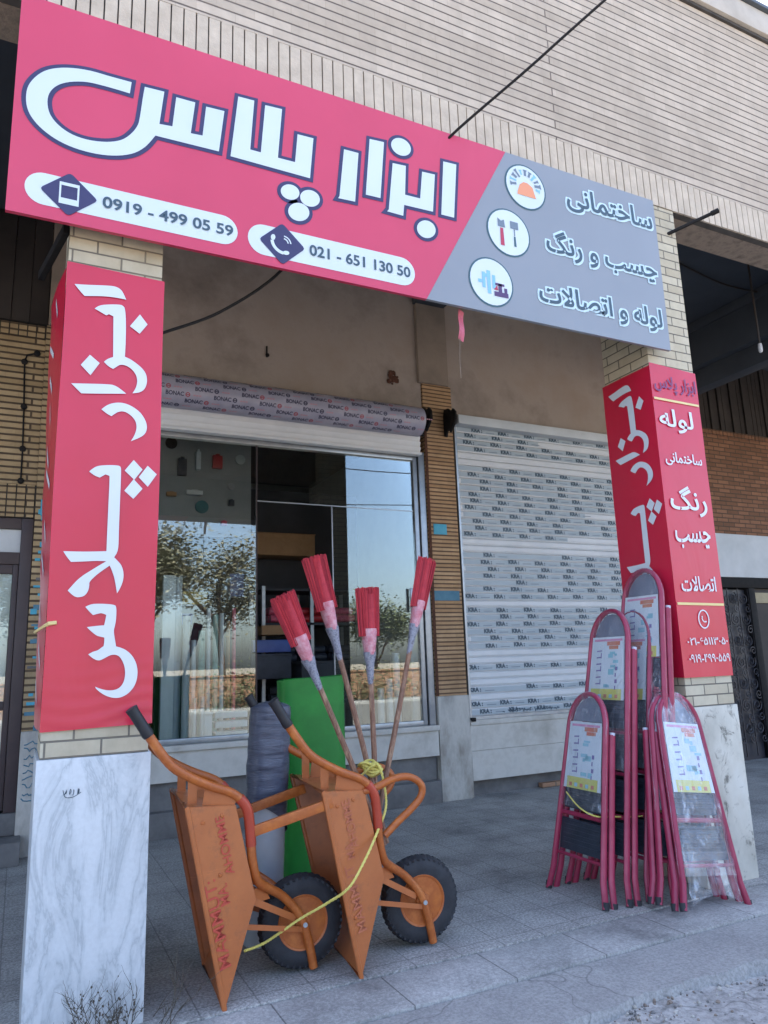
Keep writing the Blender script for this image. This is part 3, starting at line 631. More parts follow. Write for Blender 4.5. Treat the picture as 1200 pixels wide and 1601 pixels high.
# black bracket plates at the ends of the two rolls
def bracket(x, lab, sx, bz):
    z = bz
    b = MB(); pts = [(YB-.27, z+.07), (YB-.22, z+.12), (YB-.19, z+.09), (YB-.12, z+.15), (YB-.04, z+.16), (YB-.02, z+.08), (YB-.02, z-.15), (YB-.06, z-.17), (YB-.08, z-.11), (YB-.13, z-.10), (YB-.15, z-.14), (YB-.22, z-.08), (YB-.28, z-.02)]
    b.poly([(x, q[0], q[1]) for q in pts], (sx, 0, 0), .025)
    o = tag(b.build('shutter_bracket', M_black, bevel=.004), lab, 'bracket', 'brackets of the shutter rolls')
    MB().lathe([(0, .03), (.03, .028), (.032, .012)], (x+sx*.024, YB-.2, z), (sx, 0, 0), 16).build('bearing', M_black, o, smooth=True)
    return o
bracket(3.83, 'black steel bracket at the right end of the film wrapped roll', 1, BZ1)
bracket(4.14, 'black steel bracket on the pilaster beside the closed shutter', 1, BZ2)

# ------------------------------------------------------------------ right shop: closed shutter
S2X0, S2X1 = 4.27, 7.50
zt = atY(714, 655, YB).z; zb = .775
t = thing('closed_shutter', 'closed white slatted shutter still covered in printed grey protective film', 'shutter', loc=(S2X0, YB, zb))
def ps(mb, name, m, par=None, **k): o = mb.build(name, m, par or t, **k); o.location = (-S2X0, -YB, -zb) if not par else (0,0,0); return o
ps(MB().box(S2X0, YB-.14, zt-.10, S2X1, YB-.005, zt+.005), 'hood', M_white_panel, bevel=.008)
PT = .0765; nrow = int((zt-.10-zb)/PT)
bare_px = [(716, 724), (845, 862), (941, 952), (1014, 1042), (1058, 1075), (1090, 1098)]
bare = [(atY(760, b_, YB).z, atY(760, a_, YB).z) for a_, b_ in bare_px]
sl, fl, ik = MB(), MB(), MB()
vs, fs = text_mesh('KRA :', .065); W_ = max(v[0] for v in vs); H_ = max(v[1] for v in vs)
rng = random.Random(9)
for k in range(nrow+1):
    z0 = zb+.03+k*PT; z1 = z0+PT-.006
    for (zz0, zz1, y0, y1) in ((z0, z0+.02, YB-.002, YB-.014), (z0+.02, z1-.012, YB-.014, YB-.014), (z1-.012, z1, YB-.014, YB-.004)):
        sl.add([(S2X0+.03, y0, zz0), (S2X1, y0, zz0), (S2X1, y1, zz1), (S2X0+.03, y1, zz1)], [(0,1,2,3)])
    sl.add([(S2X0+.03, YB-.004, z1), (S2X1, YB-.004, z1), (S2X1, YB+.004, z1+.006), (S2X0+.03, YB+.004, z1+.006)], [(0,1,2,3)])
    zc = (z0+z1)/2
    isb = any(a-.02 < zc < b_+.02 for a, b_ in bare)
    ins = S2X0+.03+(rng.uniform(0, .05) if rng.random() < .3 else 0)
    x = S2X0+rng.uniform(0, .37)
    if isb and rng.random() < .75: continue
    if not isb or rng.random() < .9:
        xe = S2X1 if rng.random() < .85 else rng.uniform(5, 6.5)
        sag = rng.uniform(-.004, .004)
        fl.add([(ins, YB-.0152, z0+.012), (xe, YB-.0152, z0+.012), (xe, YB-.0152, z1-.008), (ins, YB-.0152, z1-.008)], [(0,1,2,3)])
        while x < xe-.2:
            if rng.random() < .95:
                jz = z0+.024+rng.uniform(-.004, .006); ik.cur = 0
                ik.add([(x+v[0]/W_*.15, YB-.0162, jz+v[1]/H_*.043) for v in vs], fs)
                ik.cur = 1; ik.add([(x+.20, YB-.0162, jz+.001), (x+.32, YB-.0162, jz+.001), (x+.32, YB-.0162, jz+.009), (x+.20, YB-.0162, jz+.008)], [(0,1,2,3)])
            x += .372+rng.uniform(-.004, .004)
ps(sl, 'slats', M_shut); ps(fl, 'protective_film', M_film); ps(ik, 'printed_marks', [M_film_ink, M_film_ink2])
b = MB(); rng = random.Random(21); x = atY(785, 1123, YB).x
for k in range(15):
    b.tube([(x+.012*j, YB-.018, zb+.055+rng.uniform(-.018, .03)) for j in range(rng.randint(3, 5))], .0042, 4); x += rng.uniform(.04, .075)
ps(b, 'marker_scrawl', M_film_ink)
ps(MB().box(S2X0+.005, YB-.03, zb, S2X0+.03, YB-.002, zt-.1).box(S2X0+.031, YB-.025, zb-.005, S2X1, YB+.02, zb+.028), 'guide_rails', M_alu)
ps(MB().box(S2X0+.005, YB-.06, zb-.02, S2X0+.06, YB-.031, zb+.02), 'padlock', M_black, bevel=.006)
t = thing('sill_wall', 'low pale stone wall under the closed white shutter', 'wall', loc=(S2X0, YB, 0))
def pq(mb, name, m, **k): o = mb.build(name, m, t, **k); o.location = (-S2X0, -YB, 0); return o
pq(MB().box(S2X0+.002, YB-.045, .715, S2X1, YB+.2, .768), 'ledge', M_slab, bevel=.006)
pq(MB().box(S2X0+.002, YB-.03, .46, S2X1, YB+.2, .713), 'stone_panel', M_slab)
pq(MB().box(S2X0+.002, YB-.032, .165, S2X1, YB+.2, .457), 'stone_panel', M_slab)
pq(MB().box(S2X0+.002, YB+.08, 0, S2X1, YB+.2, .163), 'plinth', M_dark_base)
tag(MB().box(S2X0+.9, YB-.0, 0, S2X0+1.3, YB+.075, .05).build('clay_brick', M_brick_low, bevel=.004), 'reddish brick lying in the dark gap under the stone panel of the closed shutter', 'brick')
# right bay back wall
t = thing('brick_wall', 'brown brick wall under dark louvres at the back of the right bay', 'wall', loc=(7.52, YB, 0))
def pz(mb, name, m, **k): o = mb.build(name, m, t, **k); o.location = (-7.52, -YB, 0); return o
pz(MB().box(7.52, YB, 2.955, 20, YB+.2, 4.36), 'brick_face', M_brick_red)
b = MB(); x = 7.52
while x < 20: b.box(x+.004, YB-.003, 4.363, x+.07, YB+.1, 4.45); x += .074
pz(b, 'upright_brick_course', M_brick_red)
t = thing('louvred_transom', 'black vertical louvres above the brown brick of the right bay', 'louvre panels', loc=(7.52, YB, 4.46))
b = MB(); x = 7.52; rng = random.Random(6)
while x < 20: b.box(x, YB+.02+rng.choice((0, .02)), 4.455, x+.08, YB+.1, Z_CEIL-.004); x += .09
o = b.build('louvres', M_darkmetal, t); o.location = (-7.52, -YB, -4.46)
tag(MB().box(7.52, YB-.03, 2.36, 20, YB+.1, 2.952).build('fascia_panel', M_white_panel, bevel=.005), 'plain white fascia panel above the iron door on the right', 'panel')
t = thing('iron_door', 'black iron door with scrolled grille behind the right pillar', 'door', loc=(8.2, YB, 0))
def pi_(mb, name, m, **k): o = mb.build(name, m, t, **k); o.location = (-8.2, -YB, 0); return o
pi_(MB().box(7.53, YB-.02, 2.22, 20, YB+.1, 2.357).box(7.53, YB, 0, 7.62, YB+.1, 2.218).box(8.86, YB-.01, 0, 8.98, YB+.1, 2.218), 'frame', M_black, bevel=.005)
b = MB()
def spiral(cx, cz, r, turns, sg, a0):
    return [(cx+sg*r*(1-.8*k/26)*math.cos(a0+turns*6.28*k/26), YB+.01, cz+r*(1-.8*k/26)*math.sin(a0+turns*6.28*k/26)) for k in range(27)]
for i in range(6):
    for j in range(7):
        cx = 7.73+i*.205; cz = .35+j*.28
        b.tube(spiral(cx, cz+.05, .085, 1.6, 1 if (i+j) % 2 else -1, .5*i), .009, 5); b.tube(spiral(cx+.06, cz-.09, .06, 1.4, -1 if (i+j) % 2 else 1, 2+j), .008, 5)
for i in range(7): b.box(7.63+i*.205-.006, YB+.005, .05, 7.63+i*.205+.006, YB+.017, 2.21)
pi_(b, 'grille', mat('grille_iron', C(58, 56, 60), C(74, 72, 76), 9, .45, metal=.4), smooth=True)
pi_(MB().box(7.63, YB+.06, 0, 8.85, YB+.08, 2.2), 'backing', mat('door_back', C(38, 38, 46), C(52, 52, 60), 3, .4))
pi_(MB().box(8.98, YB+.05, 0, 20, YB+.1, 2.218), 'side_panel', M_darkmetal)
pi_(MB().box(9.02, YB+.03, 2.02, 9.6, YB+.049, 2.16), 'name_plate', mat('plate_brass', C(166, 152, 118), C(140, 128, 98), 6, .5))
tag(MB().box(7.53, YB+.21, 0, 20, YB+.4, 6.5).build('rear_wall', M_shopdark), 'plain wall closing the back of the right side bays', 'wall')
tag(MB().box(-12, YB+2.2, 0, .3, YB+2.4, 6.5).build('rear_wall', M_shopdark), 'plain wall closing the back of the lobby behind the brown door', 'wall')
tag(MB().box(-12, YB+.2, 0, -4.001, YB+.4, Z_CEIL-.004).build('rendered_wall', M_plaster), 'rendered wall far along the arcade on the left', 'wall')
tag(MB().box(-12, 7.6, 0, 20, 12, 6.54).build('rear_sun_block', M_shopdark), 'unseen dark block added behind the shops to stop the sun', 'building')  # unseen mass added so no sun comes through from behind

# pendant lamp and conduit in the right bay
q0 = atX(1178, 455, 6.2); q1 = atX(1189, 548, 6.2)
t = thing('pendant_lamp', 'small white lamp hanging on a grey rod under the dark right ceiling', 'lamp', loc=(6.2, q1.y, q1.z))
lt = Vector((6.2, q1.y, q1.z))
def pl_(mb, name, m, **k): o = mb.build(name, m, t, **k); o.location = -lt; return o
pl_(MB().tube([(6.2, q1.y, Z_CEIL), (6.2, q1.y, q1.z+.08)], .010, 8), 'rod', M_darkmetal, smooth=True)
pl_(MB().lathe([(0, .012), (.02, .02), (.06, .02), (.09, .016)], (6.2, q1.y, q1.z-.02), (0, 0, 1), 16), 'bulb', M_lampw, smooth=True)
tag(MB().tube(smooth_path([atZ(1062, 412, Z_CEIL-.02), atZ(1120, 440, Z_CEIL-.05), atZ(1160, 452, Z_CEIL-.06), atZ(1215, 462, Z_CEIL-.02)]), .012, 6).build('ceiling_cable', M_darkmetal, smooth=True), 'thin cable sagging across the dark ceiling beyond the right pillar', 'cable')

# ------------------------------------------------------------------ pillars
def pillar(x0, label, back_dx=0, foot=M_marble):
    t = thing('brick_pillar', label, 'pillar', 'front pillars of the arcade', loc=(x0, 0, 0))
    x1 = x0+PD-.002
    def p(mb, name, m, **k): o = mb.build(name, m, t, **k); o.location = (-x0, 0, 0); return o
    def pr4(z0, z1, e=0): return MB().hexa([(x0-e, -e, z0), (x1+e, -e, z0), (x1+e, PD+e, z0), (x0+back_dx-e, PD+e, z0)], [(x0-e, -e, z1), (x1+e, -e, z1), (x1+e, PD+e, z1), (x0+back_dx-e, PD+e, z1)])
    p(pr4(ZM, Z_SOLD0-.002), 'brick_shaft', M_brick_pil)
    p(pr4(0, ZM-.002, .012), 'marble_foot', foot, bevel=.004)
    return t
PLT = pillar(PL0, 'brick pillar at the left with a white marble foot, one barrow in front')
PRT = pillar(PR0, 'brick pillar behind the red stepladders with a scuffed marble foot', 0, M_marble2)
for k, x in enumerate((PL0-PITCHX, PR0+PITCHX)): pillar(x, ['brick pillar beyond the left edge of the shopfront', 'brick pillar beyond the right edge of the shopfront'][k])
# scrawl and scuffs on the two marble feet
b = MB(); rng = random.Random(2); q = atY(102, 1240, -.014)
for k in range(4): b.tube(smooth_path([(q.x+.016*k+rng.uniform(-.006, .006), -.0135, q.z+rng.uniform(-.012, .014)) for j in range(5)], 4), .0010, 4)
b.tube(smooth_path([(q.x-.01, -.0135, q.z+.012), (q.x+.0, -.0135, q.z-.016), (q.x+.03, -.0135, q.z-.018), (q.x+.06, -.0135, q.z-.002)], 5), .0011, 4)
o = b.build('pencil_scrawl', M_film_ink, PLT); o.location = (-PL0, 0, 0)
# ------------------------------------------------------------------ the shop sign
SIGN = thing('shop_sign', 'wide pink and grey shop sign with big white Persian lettering across the pillars', 'sign', loc=(SX0, SY, SZ0))
def sg(mb, name, m, par=None, **k):
    o = mb.build(name, m, par or SIGN, **k)
    if not par: o.location = (-SX0, -SY, -SZ0)
    return o
def zx(reg, sc):
    def f(p, Y=SY): q = atY(reg[0]+p[0]/sc, reg[1]+p[1]/sc, Y); return (q.x, q.z)
    return f
YL = SY-.002
def sp_(y): return lambda x, z: (x, y, z)
# frame box behind the printed skin
sg(MB().box(SX0+.004, SY+.024, SZ0+.07, SX1-.004, -.012, SZ1-.004), 'frame_box', M_darkmetal, bevel=.003)
dt, db = atY(790, 243, SY).x, atY(667, 470, SY).x
def skin(x0b, x0t, x1b, x1t, nx=1):
    return MB().hexa([(x0b, SY, SZ0+.001), (x1b, SY, SZ0+.001), (x1b, SY+.022, SZ0+.001), (x0b, SY+.022, SZ0+.001)], [(x0t, SY, SZ1-.001), (x1t, SY, SZ1-.001), (x1t, SY+.022, SZ1-.001), (x0t, SY+.022, SZ1-.001)])
sg(skin(SX0, SX0, db, dt), 'pink_panel', M_sign_red); sg(skin(db+.001, dt+.001, SX1, SX1), 'grey_panel', M_sign_grey)
A = zx((20, 90), 1200/260); B = zx((240, 140), 1200/280); Cc = zx((500, 200), 5.0)
sin_outer = [(855,182),(700,140),(560,100),(430,80),(320,80),(230,100),(160,145),(112,205),(95,270),(97,340),(120,410),(170,480),(240,545),(330,605),(440,655),(560,690),(680,709),(790,709),(880,690),(950,650),(995,605)]
sin_inner = [(950,215),(935,300),(915,430),(900,490),(860,545),(800,590),(730,609),(640,611),(530,595),(430,560),(350,510),(290,450),(258,390),(248,320),(262,262),(300,218),(360,190),(440,178),(540,182),(650,207),(760,238),(842,263)]
mid_b = [(10,312),(435,418),(472,148),(350,118),(326,312),(247,296),(277,90),(150,55),(124,250),(37,234),(70,18)]
word_s = smooth_path([Vector((*A(p), 0)) for p in sin_outer], 3)
word_s = [(v.x, v.y) for v in word_s]+[B(p) for p in mid_b]
inner = smooth_path([Vector((*A(p), 0)) for p in sin_inner], 3); word_s += [(v.x, v.y) for v in inner]
letters = [word_s,
  [B(p) for p in [(565,50),(672,78),(645,405),(716,425),(745,108),(858,135),(830,460),(945,490),(962,303),(1068,330),(1045,598),(513,450)]],
  [Cc(p) for p in [(185,170),(298,200),(272,580),(140,552),(150,535)]],
  [Cc(p) for p in [(385,90),(497,115),(470,552),(355,525)]],
  [Cc(p) for p in [(565,278),(668,300),(662,525),(780,555),(795,345),(895,368),(880,658),(655,605),(648,690),(522,655),(535,640)]],
  [Cc(p) for p in [(960,265),(1062,290),(1045,705),(945,680)]]]
def ell(f, cx, cy, a, b_, rot, n=28):
    return [f((cx+a*math.cos(t)*math.cos(rot)-b_*math.sin(t)*math.sin(rot), cy+a*math.cos(t)*math.sin(rot)+b_*math.sin(t)*math.cos(rot))) for t in [2*math.pi*k/n for k in range(n)]]
dots = [ell(B, 912, 690, 64, 50, .35), ell(B, 1045, 732, 68, 54, .4), ell(B, 970, 823, 72, 60, .3), ell(Cc, 630, 152, 84, 62, .62), ell(Cc, 828, 795, 76, 66, .6)]
ol, le = MB(), MB()
for k, p in enumerate(letters+dots):
    ol.poly([(x, YL-.0004*(k % 2), z) for x, z in offset_poly(p, .020)]); le.poly([(x, YL-.0022-.0004*(k % 2), z) for x, z in p])
sg(ol, 'letter_outline', M_navy); sg(le, 'white_lettering', M_sign_white)
# the two phone strips
def strip(lx, rx, tm, bm_, txt, t0, t1, tz, dia, icon):
    xl, xr = atY(*lx, SY).x, atY(*rx, SY).x; zt_, zb_ = atY(*tm, SY).z, atY(*bm_, SY).z; zc = (zt_+zb_)/2; r = (zt_-zb_)/2
    sg(MB().poly([(x, YL, z) for x, z in capsule(xl, xr, zc, r)]), 'phone_strip', M_sign_white)
    b = MB(); put_text(b, txt, sp_(YL-.002), atY(*t0, SY).x, atY(*t1, SY).x, zc-r*.36, zc+r*.40, .022); sg(b, 'phone_number', M_slate)
    d = [atY(*p, SY) for p in dia]; cx = sum(q.x for q in d)/4; hw = (d[2].x-d[0].x)/2; hh = r*1.32; z0 = zc
    pts = []
    for ax_, az_ in ((-1, 0), (0, 1), (1, 0), (0, -1)):
        for da in (-.10, 0, .10):
            if ax_: pts.append((cx+ax_*hw*(1-abs(da)*.45), z0+(-ax_ if False else 1)*0+hh*da*(-1 if ax_ > 0 else 1)))
            else: pts.append((cx+hw*da*(1 if az_ > 0 else -1), z0+az_*hh*(1-abs(da)*.45)))
    sg(MB().poly([(x, YL-.002, z) for x, z in pts]), 'phone_badge', M_navy)
    b = MB(); y = YL-.004
    if icon == 'mobile':
        a_, c_ = hw*.36, hh*.52
        for x0, z0_, x1, z1 in ((-a_, -c_, -a_+.008, c_), (a_-.008, -c_, a_, c_), (-a_+.008, c_-.016, a_-.008, c_), (-a_+.008, -c_, a_-.008, -c_+.03)): b.add([(cx+x0, y, z0+z0_), (cx+x1, y, z0+z0_), (cx+x1, y, z0+z1), (cx+x0, y, z0+z1)], [(0,1,2,3)])
    else: handset(b, cx, z0, hw*.5, y)
    sg(b, 'phone_symbol', M_sign_white)
def handset(b, cx, cz, s, y, waves=True):
    arc = [(cx+s*(.15+.95*math.cos(a)), cz+s*(.2+.95*math.sin(a))) for a in [math.pi*(1.02+.46*k/10) for k in range(11)]]
    outer = [(cx+s*(.15+1.25*math.cos(a)), cz+s*(.2+1.25*math.sin(a))) for a in [math.pi*(1.02+.46*k/10) for k in range(11)]]
    b.add([(x, y, z) for x, z in arc+outer], [(k, k+1, 12+k, 11+k) for k in range(10)])
    for (x, z, a) in ((cx-.86*s, cz+.42*s, 1.35), (cx+.32*s, cz-.82*s, .25)):
        b.poly([(x+.30*s*math.cos(t)*math.cos(a)-.2*s*math.sin(t)*math.sin(a), y-.0006, z+.30*s*math.cos(t)*math.sin(a)+.2*s*math.sin(t)*math.cos(a)) for t in [6.2832*k/14 for k in range(14)]])
    for rr in ((.35, .6) if waves else ()):
        p = [(cx+s*(.1+rr*math.cos(a)), cz+s*(.1+rr*math.sin(a))) for a in [math.pi*(.02+.46*k/6) for k in range(7)]]; q = [(cx+s*(.1+(rr+.12)*math.cos(a)), cz+s*(.1+(rr+.12)*math.sin(a))) for a in [math.pi*(.02+.46*k/6) for k in range(7)]]
        b.add([(x, y, z) for x, z in p+q], [(k, k+1, 8+k, 7+k) for k in range(6)])
strip((38, 288), (371, 365), (205, 303), (205, 350.5), '0919 - 499 05 59', (160, 315), (364, 362), 0, [(63, 294), (109, 271), (150, 313), (108, 333)], 'mobile')
strip((387, 368), (648, 428), (525, 378.5), (525, 423.5), '021 - 651 130 50', (483, 392), (641, 430), 0, [(406.5, 373), (438, 353), (475, 390), (443, 409)], 'handset')
# three round pictures on the grey panel
Fz = zx((720, 240), 1200/340)
ring, disc = MB(), MB(); cc = []
for (x0, x1, y0, y1) in ((240, 468, 62, 315), (140, 382, 303, 575), (40, 290, 570, 852)):
    a = Fz((x0, (y0+y1)/2-14)); b_ = Fz((x1, (y0+y1)/2+14)); t_ = Fz(((x0+x1)/2, y0)); u_ = Fz(((x0+x1)/2, y1))
    cx, cz = (a[0]+b_[0])/2, (t_[1]+u_[1])/2; rx, rz = (b_[0]-a[0])/2, (t_[1]-u_[1])/2*.93; cc.append((cx, cz, min(rx, rz)*1.0))
    rx = rz = (rx+rz)/2; ring.poly([(x, YL, z) for x, z in circle(cx, cz, rx)]); disc.poly([(x, YL-.002, z) for x, z in circle(cx, cz, rx-.011)])
sg(ring, 'picture_ring', M_teal); sg(disc, 'picture_disc', M_sign_white)
y = YL-.004
(cx, cz, r) = cc[0]; b = MB()                     # helmet among hand tools
b.cur = 0; b.poly([(x, y, z) for x, z in [(cx-.45*r, cz-.42*r), (cx+.48*r, cz-.42*r), (cx+.44*r, cz-.28*r), (cx+.34*r, cz+.06*r), (cx+.1*r, cz+.2*r), (cx-.1*r, cz+.2*r), (cx-.3*r, cz+.04*r), (cx-.42*r, cz-.28*r)]])
b.cur = 1; rng = random.Random(14)
for k in range(11):
    a = -.2+3.5*k/10; p = (cx+.62*r*math.cos(a), cz+.10*r+.55*r*math.sin(a)); d = (math.cos(a), math.sin(a)); n_ = (-d[1], d[0]); b.cur = 1 if k % 3 else 2
    h1, h2 = r*rng.uniform(.1, .2), r*rng.uniform(.035, .06)
    b.poly([(p[0]+d[0]*h1*s_+n_[0]*h2*t_, y, p[1]+d[1]*h1*s_+n_[1]*h2*t_) for s_, t_ in ((-1, -1), (.4, -1), (1, -2), (1, 2), (.4, 1), (-1, 1))])
sg(b, 'tools_picture', [M_orange_ic, M_grey_ic, M_sky_ic])
(cx, cz, r) = cc[1]; b = MB()                     # paint brush and roller
b.cur = 0; b.poly([(cx-.42*r, y, cz-.62*r), (cx-.24*r, y, cz-.62*r), (cx-.26*r, y, cz+.12*r), (cx-.40*r, y, cz+.12*r)])
b.cur = 1; b.poly([(cx-.5*r, y, cz+.16*r), (cx-.16*r, y, cz+.16*r), (cx-.2*r, y, cz+.5*r), (cx-.34*r, y, cz+.42*r), (cx-.5*r, y, cz+.52*r)]); b.poly([(cx+.08*r, y, cz+.2*r), (cx+.46*r, y, cz+.2*r), (cx+.46*r, y, cz+.52*r), (cx+.08*r, y, cz+.52*r)])
b.poly([(cx+.24*r, y, cz-.1*r), (cx+.29*r, y, cz-.1*r), (cx+.29*r, y, cz+.19*r), (cx+.24*r, y, cz+.19*r)])
b.cur = 2; b.poly([(cx+.21*r, y, cz-.55*r), (cx+.32*r, y, cz-.55*r), (cx+.30*r, y, cz-.12*r), (cx+.22*r, y, cz-.12*r)])
sg(b, 'brushes_picture', [M_crim_ic, M_grey_ic, M_teal])
(cx, cz, r) = cc[2]; b = MB()                     # pipes and fittings
b.cur = 0
for x0, z0, x1, z1 in ((-.42, -.3, -.28, .35), (-.2, -.5, -.04, .45), (.04, -.25, .18, .3), (-.6, -.12, -.44, .02), (-.28, .16, -.2, .3)): b.poly([(cx+x0*r, y, cz+z0*r), (cx+x1*r, y, cz+z0*r), (cx+x1*r, y, cz+z1*r), (cx+x0*r, y, cz+z1*r)])
b.cur = 1
for x0, z0, x1, z1 in ((.1, -.55, .74, -.36), (.3, -.36, .46, -.02), (.16, -.1, .58, .0), (.56, -.36, .7, -.16)): b.poly([(cx+x0*r, y-.0008, cz+z0*r), (cx+x1*r, y-.0008, cz+z0*r), (cx+x1*r, y-.0008, cz+z1*r), (cx+x0*r, y-.0008, cz+z1*r)])
b.cur = 2; b.poly([(cx+.08*r, y-.0012, cz-.3*r), (cx+.28*r, y-.0012, cz-.3*r), (cx+.24*r, y-.0012, cz-.1*r)])
sg(b, 'fittings_picture', [M_sky_ic, M_plum_ic, M_crim_ic])
# three lines of Persian
halo, word = MB(), MB()
for s_, l_, r_, zt_, zb_ in (('ساختمانی', (582, 255), (1052, 375), (640, 218), (640, 330)), ('چسب و رنگ', (470, 495), (1078, 655), (560, 462), (560, 655)), ('لوله و اتصالات', (432, 785), (1108, 920), (480, 728), (480, 900))):
    x0, x1 = Fz(l_)[0], Fz(r_)[0]; v = text_mesh(shape(s_), .02)[0]; wd = max(q[0] for q in v)-min(q[0] for q in v); ht = max(q[1] for q in v)-min(q[1] for q in v)
    zc = (Fz(l_)[1]+Fz(r_)[1])/2; h = (x1-x0)/wd*ht*1.0
    for j, dx in enumerate((-.012, 0, .012)):
        for i, dz in enumerate((-.012, 0, .012)):
            if dx or dz: put_text(halo, shape(s_), sp_(YL-.0004*(j*3+i)*.3), x0+dx, x1+dx, zc-h/2+dz, zc+h/2+dz, .02)
    put_text(word, shape(s_), sp_(YL-.0035), x0, x1, zc-h/2, zc+h/2, .02)
sg(halo, 'word_halo', M_pale_blue); sg(word, 'persian_words', M_slate)

# ------------------------------------------------------------------ banners on the pillars
Z7 = lambda p: atY(40+p[0]/3.813, 340+p[1]/3.813, -.014); Z8 = lambda p: atY(40+p[0]/3.335, 700+p[1]/3.335, -.014)
def sm(pts, f, k=3, closed=True):
    v = [Vector((f(p).x, f(p).z, 0)) for p in pts]; return [(q.x, q.y) for q in v]
glyphs = [
 sm([(290,398),(350,403),(505,408),(548,418),(575,440),(598,492),(540,480),(470,471),(350,470),(318,435)], Z7),
 sm([(410,545),(430,530),(465,521),(560,520),(582,530),(592,548),(597,640),(594,760),(590,832),(620,845),(650,865),(685,893),(710,922),(721,952),(722,985),(713,1015),(698,1035),(670,1047),(635,1050),(655,1020),(664,985),(662,955),(650,928),(630,905),(605,888),(582,880),(560,880),(540,892),(520,905),(490,888),(465,862),(485,846),(505,838),(520,834),(521,700),(522,592),(495,578),(480,586),(450,568)], Z7),
 sm([(680,580),(725,640),(678,695),(620,650)], Z7), sm([(382,820),(440,870),(385,942),(327,880)], Z7),
 sm([(270,990),(500,995),(535,1005),(565,1025),(598,1052),(450,1052),(330,1050),(305,1025)], Z7),
 sm([(450,1145),(475,1125),(505,1111),(540,1105),(575,1106),(615,1118),(650,1138),(683,1165),(706,1198),(719,1230),(722,1258),(714,1285),(698,1303),(665,1320),(625,1335),(645,1305),(658,1270),(660,1240),(652,1212),(633,1188),(608,1168),(580,1156),(550,1160),(530,1172),(510,1186),(480,1170)], Z7),
 sm([(330,125),(350,108),(375,95),(430,91),(480,93),(493,99),(497,112),(493,220),(488,340),(484,450),(482,537),(460,572),(478,590),(495,608),(506,635),(510,665),(505,700),(492,732),(475,760),(468,715),(460,675),(450,645),(437,615),(400,640),(365,666),(330,700),(331,718),(326,745),(310,770),(288,779),(262,781),(238,765),(218,745),(242,718),(268,690),(300,664),(340,640),(380,615),(420,592),(370,590),(300,594),(235,596),(212,568),(195,540),(310,543),(420,540),(424,440),(430,300),(436,180),(436,148),(415,140),(385,157),(355,145)], Z8),
 sm([(562,65),(608,115),(565,168),(515,120)], Z8), sm([(635,95),(682,140),(635,205),(588,155)], Z8), sm([(562,165),(608,215),(560,268),(513,225)], Z8),
 sm([(310,830),(330,820),(352,814),(410,814),(462,819),(472,830),(471,890),(464,930),(457,955),(464,1000),(470,1036),(500,1044),(530,1060),(556,1086),(574,1120),(582,1155),(581,1195),(572,1230),(553,1262),(525,1288),(490,1304),(455,1305),(420,1295),(390,1278),(365,1257),(361,1246),(385,1256),(420,1265),(455,1265),(482,1256),(503,1236),(515,1205),(518,1170),(513,1135),(500,1105),(484,1085),(462,1078),(438,1082),(410,1098),(380,1112),(350,1100),(325,1078),(348,1064),(375,1057),(396,1040),(405,1035),(409,1010),(409,990),(390,986),(368,980),(340,958),(318,936),(350,931),(408,926),(414,900),(419,872),(395,862),(375,866),(350,873),(328,852)], Z8)]
def smooth_outline(p, it=1):
    for _ in range(it):
        out = []
        n = len(p)
        for i in range(n):
            a, b_, c_ = Vector(p[i-1]), Vector(p[i]), Vector(p[(i+1) % n]); d1, d2 = (b_-a), (c_-b_)
            if d1.length < 1e-6 or d2.length < 1e-6: continue
            if d1.angle(d2) < R(50):
                out += [tuple(b_-d1*.25), tuple(b_+d2*.25)]
            else: out.append(tuple(b_))
        p = out
    return p
glyphs = [smooth_outline(g, 2) for g in glyphs]
ZB0, ZB1 = 1.162, 3.289
BL = thing('pillar_banner', 'red vinyl banner with white vertical Persian lettering wrapped round the left pillar', 'banner', 'banners on the pillars', loc=(PL0, -.012, ZB0))
def bl(mb, name, m, **k): o = mb.build(name, m, BL, **k); o.location = (-PL0, .012, -ZB0); return o
BX0, BX1 = .088, .534
def frontL(u, v):
    x = BX0+u*(BX1-BX0); z = ZB0+v*(ZB1-ZB0); e = min(1, max(0, (.17-v)/.17))
    yy = -.011+(.0022*math.sin(v*210+2.2*math.sin(u*5))*e*(.4+u*.6) if e > 0 else 0)-.004*noise.noise((u*2.2, v*7, 3))*e
    return (x-.004*math.sin(v*9)*(u-.5), yy, z+.010*u*(1-v)-.012*(u-.3)*v)
bl(MB().grid(frontL, 30, 160), 'front_sheet', M_red, smooth=True)
def sideL(u, v):
    z = ZB0+.006+v*(ZB1-ZB0-.03); bul = math.sin(math.pi*u)*.006+.006*noise.noise((u*3, v*9, 1))*u
    return (BX0-u*(.014+.036*v)-bul, -.011+u*.44, z+.02*u*noise.noise((v*6, 2, 2)))
bl(MB().grid(sideL, 14, 90), 'side_sheet', M_red, smooth=True)
b = MB(); rng = random.Random(12)
for k in range(11):
    v = .05+k*.088+rng.uniform(-.02, .02); u0 = rng.uniform(.25, .5); L_ = rng.uniform(.1, .35)
    P = [Vector(sideL(u0+L_*j/4, min(.99, v+.012*j)))+Vector((-.003, 0, 0)) for j in range(5)]
    b.add([p+Vector((0, 0, .016)) for p in P]+[p-Vector((0, 0, .016)) for p in P], [(j, j+1, 6+j, 5+j) for j in range(4)])
bl(b, 'side_lettering', M_ban_white)
b = MB()
for g in glyphs: b.poly([(x, -.0175, z) for x, z in g])
bl(b, 'white_lettering', M_ban_white)
q = atY(76, 975, -.02); bl(MB().tube([(q.x-.05, .1, q.z-.03), (q.x-.02, .0, q.z-.012), (q.x, -.02, q.z), (q.x+.03, -.02, q.z+.004)], [.006, .007, .009, .008], 6), 'yellow_tie', M_ban_yellow, smooth=True)
